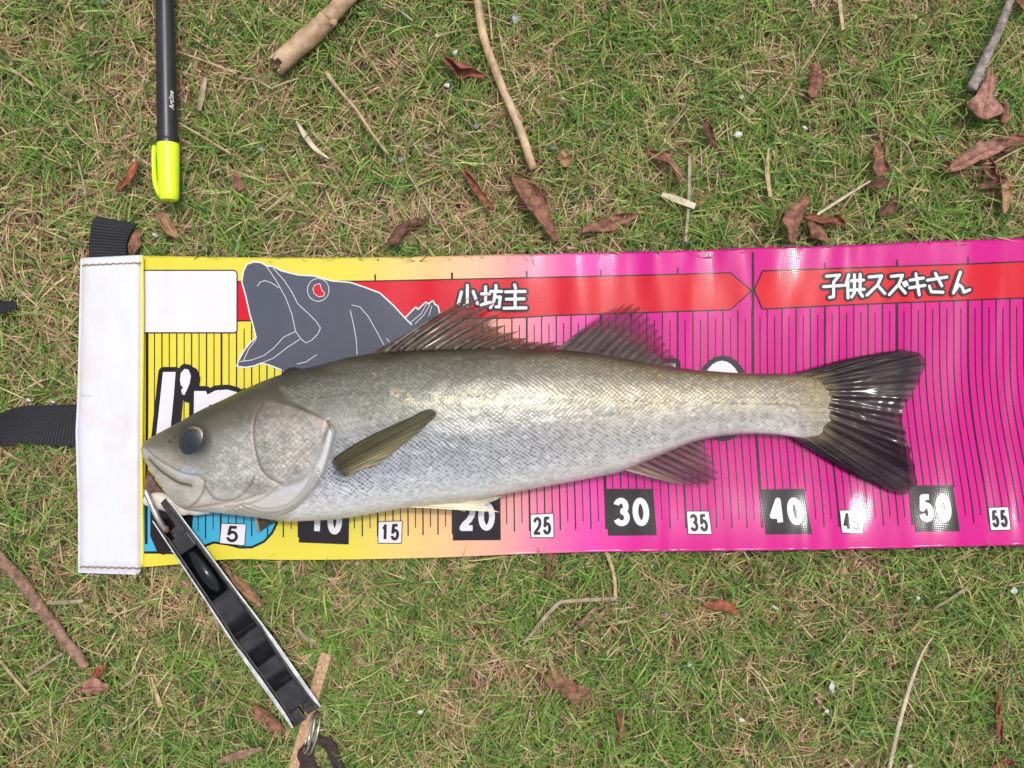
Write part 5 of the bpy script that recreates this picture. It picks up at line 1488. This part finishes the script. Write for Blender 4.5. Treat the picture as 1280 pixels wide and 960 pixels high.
# --- curled dead leaves
def leaf_mat(name, c1, c2): return mat_noise(name, c1 * .92 + c1.mean() * .08, c2 * .84 + c2.mean() * .16, 230, .8, .8, .0008, spec=.2, detail=7.0)
LM_ = {'red': leaf_mat('red_brown_leaf', lin(104, 54, 38), lin(168, 100, 74)),
       'brown': leaf_mat('brown_leaf', lin(96, 60, 46), lin(168, 114, 90)),
       'dark': leaf_mat('dark_leaf', lin(74, 48, 38), lin(128, 88, 68)),
       'tan': leaf_mat('tan_leaf', lin(128, 90, 60), lin(184, 142, 104)),
       'pink': leaf_mat('pinkish_leaf', lin(124, 80, 68), lin(188, 136, 118)),
       'orange': leaf_mat('orange_leaf', lin(128, 66, 40), lin(186, 106, 74))}
VEIN = mat_noise('leaf_vein', lin(92, 58, 42), lin(140, 96, 72), 200, .6, 0)
def leaf(p0, p1, wpx, curl, kind, label, z=.0105, side=1, shape='lance', bend=0., group=None, seed=None, sunk=False):
    """dead leaf: tapered outline, rolled cross-section whose roll and twist change along the midrib, ragged rim"""
    seed = seed if seed is not None else int(p0[0] * 7 + p0[1] * 3) % 997
    r = np.random.default_rng(seed)
    nl, nw = 34, 17; wpx = wpx * .9
    p0 = np.array(p0, float); p1 = np.array(p1, float)
    L = np.linalg.norm(p1 - p0); d = (p1 - p0) / L; nn = np.array([-d[1], d[0]])
    u = np.linspace(0, 1, nl); w = np.linspace(-1, 1, nw)
    U_, W_ = np.meshgrid(u, w, indexing='ij')
    if shape == 'lance': prof = np.sin(math.pi * np.clip(u ** r.uniform(.75, 1.3) * .93 + .05, 0, 1)) ** r.uniform(.45, .8)
    elif shape == 'tri': prof = np.clip(u * 1.35, .06, 1) ** .8 * (1 - sstep(.80, 1.02, u) * .8)
    else: prof = np.sin(math.pi * np.clip(u * .9 + .07, 0, 1)) ** .45
    prof = prof * (1 + .7 * (vnoise(u * 4 + seed, u * 0 + 2, 81) - .5))
    lob = 1 + .55 * (vnoise(U_ * L / 8 + seed, np.sign(W_) * 5 + 7, 88) - .5) * np.abs(W_)
    hw_m = (wpx / 2 * prof)[:, None] * .000525 * lob
    c = curl * (1.15 + .9 * (vnoise(u * 2.6 + seed, u * 0, 82) - .5))[:, None]
    tw = ((vnoise(u * 1.7 + seed, u * 0 + 9, 83) - .5) * 1.5 * min(curl, 1.3) + r.uniform(-.3, .3))[:, None]
    ang = W_ * c
    R = hw_m / np.maximum(np.sin(np.minimum(c, math.pi / 2)), .25)
    a0 = R * np.sin(ang); b0 = R * (1 - np.cos(ang)) * side
    lat = (a0 * np.cos(tw) - b0 * np.sin(tw)) / .000525
    hgt = a0 * np.sin(tw) + b0 * np.cos(tw)
    wr = .0016 * (fbm(U_ * L / 8 + seed, W_ * 1.8 + 4, 84, 3) - .5)
    edge_c = .0018 * (vnoise(U_ * L / 6 + seed, np.sign(W_) * 3 + 6, 85) - .5) * np.abs(W_) ** 3
    wob = (bend * np.sin(math.pi * u) + .11 * L * (vnoise(u * 2 + seed, u * 0 + 4, 86) - .5))[:, None]
    XY = p0 + d * (U_ * L + 1.6 * (vnoise(U_ * 6 + seed, W_ * 2.2, 89) - .5))[..., None] + nn * (lat + wob)[..., None]
    Z = hgt + wr + edge_c - .0005 * np.exp(-(W_ / .14) ** 2) + .0045 * (vnoise(u * 1.8 + seed, u * 0 + 3, 87) - .5)[:, None]
    Z = z + Z - min(0.0, Z.min() + .001)
    v = P(XY[..., 0], XY[..., 1], Z).reshape(-1, 3)
    o = mesh_obj('dead_leaf', v, [grid_faces(nl, nw)], LM_[kind])
    md = o.modifiers.new('thickness', 'SOLIDIFY'); md.thickness = .00035; md.offset = 0
    tag(o, label, 'leaf', 'dead leaves scattered on the lawn' if group is None else group)
    if wpx >= 12:                                       # midrib with its stalk
        c0 = v.reshape(nl, nw, 3)[:, nw // 2] + np.array([0, 0, .0002])
        tail_ = c0[0] - (c0[2] - c0[0]) * 1.6
        pts = np.r_[[tail_], c0]
        vv, ff = tube_geo(pts, np.linspace(.0006, .00016, len(pts)), 6)
        mesh_obj('midrib', vv, [ff], VEIN, o)
    if not sunk: press([tuple(p0), tuple(p1)], wpx * .40, z - .0004)
    return o
leaf((554, 73), (606, 96), 17, 1.7, 'red', 'red-brown rolled leaf left of the reed stalk')
leaf((583, 211), (613, 263), 14, 1.5, 'red', 'narrow brown leaf left of the reed stalk tip')
leaf((644, 216), (701, 298), 24, 1.2, 'brown', 'long twisted brown leaf below the reed stalk tip', bend=4)
leaf((729, 291), (801, 263), 19, 1.0, 'brown', 'flat lance-shaped brown leaf just above the magenta sheet edge')
leaf((486, 304), (536, 272), 17, 1.6, 'dark', 'dark brown curled leaf just above the orange part of the sheet', side=-1)
leaf((811, 189), (853, 221), 15, 1.5, 'brown', 'curled brown leaf above the pale wood chip')
leaf((879, 154), (897, 184), 13, 1.3, 'dark', 'small dark curled leaf beside a white shell')
leaf((1024, 80), (1016, 121), 19, 1.5, 'brown', 'brown rolled leaf with a dark hole', side=-1)
leaf((1099, 178), (1097, 221), 22, 1.4, 'brown', 'brown cupped leaf in open grass above the characters')
leaf((1083, 233), (1113, 226), 12, .9, 'dark', 'small dark leaf tucked under the cupped leaf')
leaf((1099, 268), (1124, 244), 17, 1.1, 'dark', 'dark crumpled leaf above the white characters')
leaf((1009, 246), (987, 302), 25, 1.0, 'brown', 'broad brown leaf of the three-leaf cluster at the sheet edge', side=-1)
leaf((1008, 271), (1058, 279), 16, 1.5, 'red', 'rolled leaf of the three-leaf cluster pointing away along the sheet', z=.0125)
leaf((1010, 276), (1035, 302), 15, 1.0, 'brown', 'narrow leaf of the three-leaf cluster tucked toward the sheet', side=-1)
leaf((1237, 84), (1226, 148), 40, .7, 'pink', 'big triangular pinkish brown leaf under the grey stick', shape='tri', side=-1, z=.0115)
leaf((1258, 124), (1255, 154), 13, 1.2, 'brown', 'small pointed leaf beside the big triangular leaf', side=-1)
leaf((1186, 208), (1264, 171), 24, 1.3, 'pink', 'long rolled pinkish leaf right of the lawn', bend=3, z=.0125)
leaf((1252, 186), (1292, 172), 17, 1.2, 'brown', 'brown leaf touching the tip of the long rolled leaf')
leaf((1236, 196), (1246, 222), 13, 1.3, 'brown', 'short stubby leaf under the long rolled leaf')
leaf((1226, 236), (1259, 224), 18, 1.0, 'dark', 'dark folded leaf under the long rolled leaf', z=.0125)
leaf((1252, 212), (1258, 267), 13, 1.2, 'tan', 'tan narrow leaf hanging below the dark folded leaf')
leaf((1190, 208), (1178, 205), 12, 1.0, 'brown', 'tiny brown leaf scrap at the stalk of the long rolled leaf')
leaf((147, 238), (173, 203), 13, 1.3, 'orange', 'orange-brown leaf left of the yellow pen cap')
leaf((296, 212), (297, 239), 20, .8, 'brown', 'small triangular brown leaf right of the pen cap', shape='tri')
leaf((195, 267), (221, 299), 14, 1.4, 'tan', 'tan curled leaf between the pen cap and the sheet')
leaf((170, 288), (165, 322), 16, .7, 'brown', 'flat brown leaf beside the black strap loop', z=.0095)
leaf((103, 862), (137, 858), 24, .7, 'pink', 'pinkish notched leaf below the twig', shape='round')
leaf((112, 847), (132, 831), 9, 1.2, 'orange', 'bright orange leaf sliver at the twig end', z=.0125)
leaf((316, 884), (357, 914), 17, 1.1, 'brown', 'brown leaf lying under the grip handle')
leaf((283, 710), (326, 758), 14, 1.0, 'tan', 'tan leaf alongside the grip, below the yellow edge', z=.0105)
leaf((879, 755), (924, 767), 17, 1.3, 'orange', 'orange-red leaf below the 35 mark', side=-1, z=.0125)
leaf((682, 848), (738, 872), 38, .5, 'brown', 'broad papery brown leaf flattened in the grass', shape='round', z=.0074, side=-1, sunk=True)
leaf((774, 890), (772, 932), 9, 1.4, 'red', 'thin red leaf right of the broad papery leaf')
leaf((1246, 862), (1251, 928), 10, 1.4, 'red', 'thin red leaf right of the bleached stem')
leaf((1240, 958), (1268, 953), 12, 1.2, 'red', 'short red leaf below the thin red leaf')
leaf((688, 686), (686, 724), 14, 1.0, 'brown', 'brown leaf poking out under the sheet near the 25 mark', z=.0075)
leaf((700, 190), (709, 207), 16, .8, 'tan', 'small tan leaf right of the reed stalk', shape='round')
leaf((1270, -8), (1284, 12), 18, 1.0, 'brown', 'brown leaf beside the top of the grey stick')
leaf((120, 846), (128, 838), 6, 1.0, 'orange', 'tiny orange scrap beside the orange sliver', z=.0118)

# --- shells and pebbles
SH = mat_noise('shell', lin(170, 168, 162), lin(224, 222, 216), 300, .4, .2, .0003)
PB = mat_noise('grey_pebble', lin(112, 116, 120), lin(176, 180, 184), 300, .6, .4, .0005)
SPOT = {(546, 45): 'white shell fragment just above a larger shell by the red-brown rolled leaf', (569, 66): 'larger white shell touching the red-brown rolled leaf from above',
        (559, 107): 'white shell fragment just below the red-brown rolled leaf', (927, 122): 'squarish white shell above the oval shell by the small dark leaf',
        (922, 168): 'oval white shell beside the small dark curled leaf', (1040, 857): 'upright oval white shell left of the bleached straw', (1267, 738): 'round white shell below the 55 mark',
        (1148, 747): 'white shell fragment below the 50 mark', (969, 759): 'flat white shell sliver below the 40 mark', (194, 294): 'white shell fragment by the black strap loop',
        (65, 502): 'white shell sliver above the black side strap', (36, 500): 'small white shell chip above the strap beside a sliver',
        (703, 123): 'white shell fragment right of the long reed', (1006, 160): 'white shell fragment left of the cupped brown leaf', (1263, 246): 'white shell fragment beside the tan narrow leaf',
        (1215, 96): 'flat grey pebble beside the split end of the grey stick', (1175, 172): 'grey pebble between the big triangular leaf and the cupped leaf',
        (645, 25): 'pale grey pebble beside the upper reed', (176, 148): 'grey pebble left of the pen barrel', (834, 768): 'grey pebble left of the orange-red leaf',
        (763, 922): 'grey pebble beside the thin red leaf near the papery leaf', (691, 185): 'grey pebble beside the small tan leaf', (128, 2): 'long grey pebble left of the pen',
        (501, 200): 'grey pebble at the lower end of the thin twig', (391, 110): 'grey pebble below the broken bamboo end', (326, 186): 'grey pebble left of the bleached straw under the bamboo'}
def pebble(px, py, rx, ry, ang, mat, shell):
    r = np.random.default_rng(int(px * 31 + py))
    n = int(r.integers(6, 9)); a = np.sort(r.uniform(0, 2 * math.pi, n)) * .4 + np.linspace(0, 2 * math.pi, n, endpoint=False) * .6
    k = r.uniform(.62, 1.1, n); th = math.radians(ang + r.uniform(-25, 25))
    def ring(f, z):
        x = np.cos(a) * rx * k * f; y = np.sin(a) * ry * k * f
        return P(px + x * math.cos(th) - y * math.sin(th), py + x * math.sin(th) + y * math.cos(th), z + r.uniform(-.0004, .0004, n))
    h = min(rx, ry) * .000525 * (.7 if shell else 1.0); z0 = .0088 if shell else .0066
    v = np.r_[ring(.8, z0 - h), ring(1, z0), ring(.72, z0 + h * .8), [P(px, py, z0 + h)]]
    j = np.arange(n); q = (j + 1) % n
    F = [np.stack([j, q, q + n, j + n], -1), np.stack([j + n, q + n, q + 2 * n, j + 2 * n], -1), np.stack([j + 2 * n, q + 2 * n, np.full(n, 3 * n)], -1), np.arange(n)[::-1]]
    o = mesh_obj('shell_fragment' if shell else 'pebble', v, F, mat, smooth=False)
    if shell: tag(o, 'small white shell fragment lying in the lawn', 'shell', 'white shell fragments in the lawn')
    else: tag(o, 'small grey pebble lying in the lawn', 'pebble', 'grey pebbles in the lawn')
    if (px, py) in SPOT: o['label'] = SPOT[(px, py)]
    if shell: press([(px - 1, py), (px + 1, py)], max(rx, ry) * .7, .0086)
for a in [(546, 45, 4, 3, 20), (569, 66, 6, 5, 10), (559, 107, 5, 4, 0), (927, 122, 4.5, 4, 0), (922, 168, 7, 4.5, -25), (1040, 857, 5, 9, 0), (1267, 738, 6, 6, 0),
          (1148, 747, 4, 4, 0), (969, 759, 7, 2.6, 10), (862, 830, 4, 4, 0), (927, 900, 5, 4, 0), (194, 294, 6, 4, 20), (510, 850, 4, 2.5, -15), (525, 890, 5, 4, 30),
          (1006, 160, 5, 3, 20), (703, 123, 4, 3.5, 0), (897, 36, 4, 3, 0), (1263, 246, 4, 6, 20), (1137, 958, 5, 4, 0), (1034, 889, 5, 4, 0), (65, 502, 7, 3, 25), (36, 500, 5, 3, 10)]:
    pebble(*a, SH, True)
for a in [(501, 200, 5, 5, 0), (555, 198, 3, 4, 0), (533, 185, 4, 3, 0), (326, 186, 6, 5, 0), (391, 110, 5, 4, 0), (595, 158, 5, 4, 0), (691, 185, 5, 5, 0), (708, 88, 5, 4, 0),
          (1215, 96, 8, 11, 0), (1175, 172, 7, 5, 0), (834, 768, 6, 4, 0), (1080, 915, 7, 4, 20), (645, 25, 7, 9, 0), (176, 148, 5, 4, 0), (128, 2, 9, 4, 0), (763, 922, 5, 5, 0)]:
    pebble(*a, PB, False)

# ================================================================== grass
def make_grass():
    def mask_sheet(px, py, shrink):
        return (px > 100 + shrink) & (px < 1500 - shrink) & (py > top_y(np.clip(px, 90, 1600)) + shrink) & (py < bot_y(np.clip(px, 90, 1600)) - shrink)
    X0, X1, Y0, Y1 = -330, 1610, -330, 1290
    def build(name, n, tuft, L, Wd, e0, droop, zbase, colfn, label, keepf, segs=4, tuft_n=10, spread=3.0, cat='grass'):
        if tuft:
            nt_ = int(n / tuft_n)
            cx = rng.uniform(X0, X1, nt_); cy = rng.uniform(Y0, Y1, nt_)
            k = rng.integers(0, nt_, n)
            bx = cx[k] + rng.normal(0, spread, n); by = cy[k] + rng.normal(0, spread, n)
            az = rng.uniform(0, 2 * math.pi, n)
            out = np.arctan2(-(by - cy[k]), bx - cx[k]); use = rng.random(n) < .6
            az = np.where(use, out + rng.normal(0, .5, n), az)
        else:
            bx = rng.uniform(X0, X1, n); by = rng.uniform(Y0, Y1, n); az = rng.uniform(0, 2 * math.pi, n)
        ok = ~mask_sheet(bx, by, 22) & (rng.random(n) < keepf(bx, by))
        bx, by, az = bx[ok], by[ok], az[ok]; n = len(bx)
        l = rng.uniform(*L, n) * (0.75 + .5 * rng.random(n)); wd = rng.uniform(*Wd, n)
        el = rng.uniform(*e0, n); dr = rng.uniform(*droop, n); turn = rng.normal(0, .35, n)
        z0 = rng.uniform(*zbase, n)
        p = P(bx, by, z0); p[:, 2] = z0
        pts = [p.copy()]; dirs = []
        for s in range(segs):
            e = el - dr * (s + .3) / segs
            a = az + turn * s / segs
            d = np.stack([np.cos(e) * np.cos(a), np.cos(e) * np.sin(a), np.sin(e)], -1)
            p = p + d * (l / segs)[:, None]
            p[:, 2] = np.maximum(p[:, 2], .0006 + .0004 * s)
            pts.append(p.copy()); dirs.append(d)
        pts = np.array(pts)                              # segs+1, n, 3
        tw = rng.normal(0, .6, n)
        side = np.stack([-np.sin(az) * np.cos(tw), np.cos(az) * np.cos(tw), np.sin(tw)], -1)
        ws = np.array([.8, 1.0, .9, .62, 0.0]) if segs == 4 else np.array([.9, 1.0, .7, 0.0])
        # keep blades under the sheet and the things lying on the lawn
        q = pts.reshape(-1, 3)
        px, py = to_px(q)
        ins = mask_sheet(px, py, rng.uniform(-1, 7, n)[None].repeat(segs + 1, 0).ravel())
        hz = sheet_z(np.clip(px, 90, 1600), np.clip(py, 280, 720)) - .0022
        hz = np.where(px < 182, .0098, hz)
        q[:, 2] = np.where(ins, np.minimum(q[:, 2], hz), q[:, 2])
        free = (rng.random(n) < .22)[None].repeat(segs + 1, 0).ravel()
        for (x0, y0, x1, y1, r, zt) in CAPS:
            bb = (px > min(x0, x1) - r) & (px < max(x0, x1) + r) & (py > min(y0, y1) - r) & (py < max(y0, y1) + r) & ((not r < 12) | ~free)
            i = np.nonzero(bb)[0]
            if not len(i): continue
            dx, dy = x1 - x0, y1 - y0
            t = np.clip(((px[i] - x0) * dx + (py[i] - y0) * dy) / (dx * dx + dy * dy + 1e-9), 0, 1)
            i = i[np.hypot(px[i] - x0 - t * dx, py[i] - y0 - t * dy) < r]
            q[i, 2] = np.minimum(q[i, 2], zt - .0006)
        # straps
        for (xa, xb, ya, yb_, zt) in ((-160, 100, 500, 562, .0115), (108, 175, 266, 325, .0100), (-160, 22, 335, 396, .0115)):
            i = (px > xa) & (px < xb) & (py > ya) & (py < yb_)
            q[i, 2] = np.minimum(q[i, 2], zt)
        pts = q.reshape(segs + 1, n, 3)
        V = np.empty((n, 2 * segs + 1, 3))
        for s in range(segs):
            V[:, 2 * s] = pts[s] - side * (wd * ws[s] / 2)[:, None]
            V[:, 2 * s + 1] = pts[s] + side * (wd * ws[s] / 2)[:, None]
        V[:, 2 * segs] = pts[segs]
        nv = 2 * segs + 1
        base = (np.arange(n) * nv)[:, None, None]
        qd = np.array([[2 * s, 2 * s + 1, 2 * s + 3, 2 * s + 2] for s in range(segs - 1)])[None] + base
        tr = np.array([[2 * segs - 2, 2 * segs - 1, 2 * segs]])[None] + base
        col, tip = colfn(bx, by, n)
        along = np.repeat(np.r_[np.repeat(np.arange(segs), 2), segs] / segs, 1)
        C = col[:, None] * (1 - along[None, :, None] ** 2) + tip[:, None] * (along[None, :, None] ** 2)
        o = _mesh_obj(name, V.reshape(-1, 3), [qd.reshape(-1, 4), tr.reshape(-1, 3)], BL, origin=(0, 0, 0), col=C.reshape(-1, 3))
        tag(o, label, cat, kind='stuff')
        return o
    BL = mat_blade()
    def lush(bx, by):
        f = fbm(bx / 95 + 20, by / 95 + 20, 101, 3)
        bias = .10 * sstep(500, 1200, bx) * (by < 320) - .10 * (1 - sstep(0, 330, bx)) - .05 * sstep(100, 300, by) * (by < 330) + .05
        return sstep(.30, .66, f + bias)
    def green(bx, by, n):
        g = lush(bx, by)
        a = lin(80, 120, 50); b = lin(126, 160, 74); c = lin(164, 170, 104); dk = lin(58, 94, 50)
        t = rng.random(n)[:, None]; k = rng.random(n)
        col = a * (1 - t) + b * t
        col = np.where((k < .16)[:, None], dk + 0 * col, col)
        col = np.where((k > .84)[:, None], c + 0 * col, col)
        col = col * rng.uniform(1.0, 1.6, n)[:, None]
        tip = np.where((rng.random(n) < .3)[:, None], lin(176, 156, 100) + 0 * col, col * 1.15)
        return col, tip
    def straw(bx, by, n):
        pal = np.array([lin(218, 190, 150), lin(200, 166, 134), lin(228, 204, 166), lin(176, 142, 112), lin(212, 174, 150), lin(152, 120, 94)])
        c = pal[rng.integers(0, len(pal), n)] * rng.uniform(.82, 1.25, n)[:, None]
        return c, c * .95
    build('thatch', 125000, False, (.008, .028), (.0005, .0011), (-.1, .35), (.0, .5), (.0005, .0065), straw,
          'dry straw-coloured thatch under the green lawn blades', lambda x, y: .90 - .40 * lush(x, y), segs=3)
    build('lawn_grass', 160000, True, (.009, .030), (.00055, .0012), (.15, 1.15), (.2, 1.1), (.0008, .004), green,
          'short green lawn grass all around the measuring sheet', lambda x, y: .50 + .50 * lush(x, y))
    build('dry_grass', 42000, True, (.010, .032), (.0005, .0010), (.1, .9), (.2, 1.2), (.001, .006), straw,
          'withered tan blades standing among the green lawn', lambda x, y: .66 - .42 * lush(x, y), tuft_n=7)
make_grass()
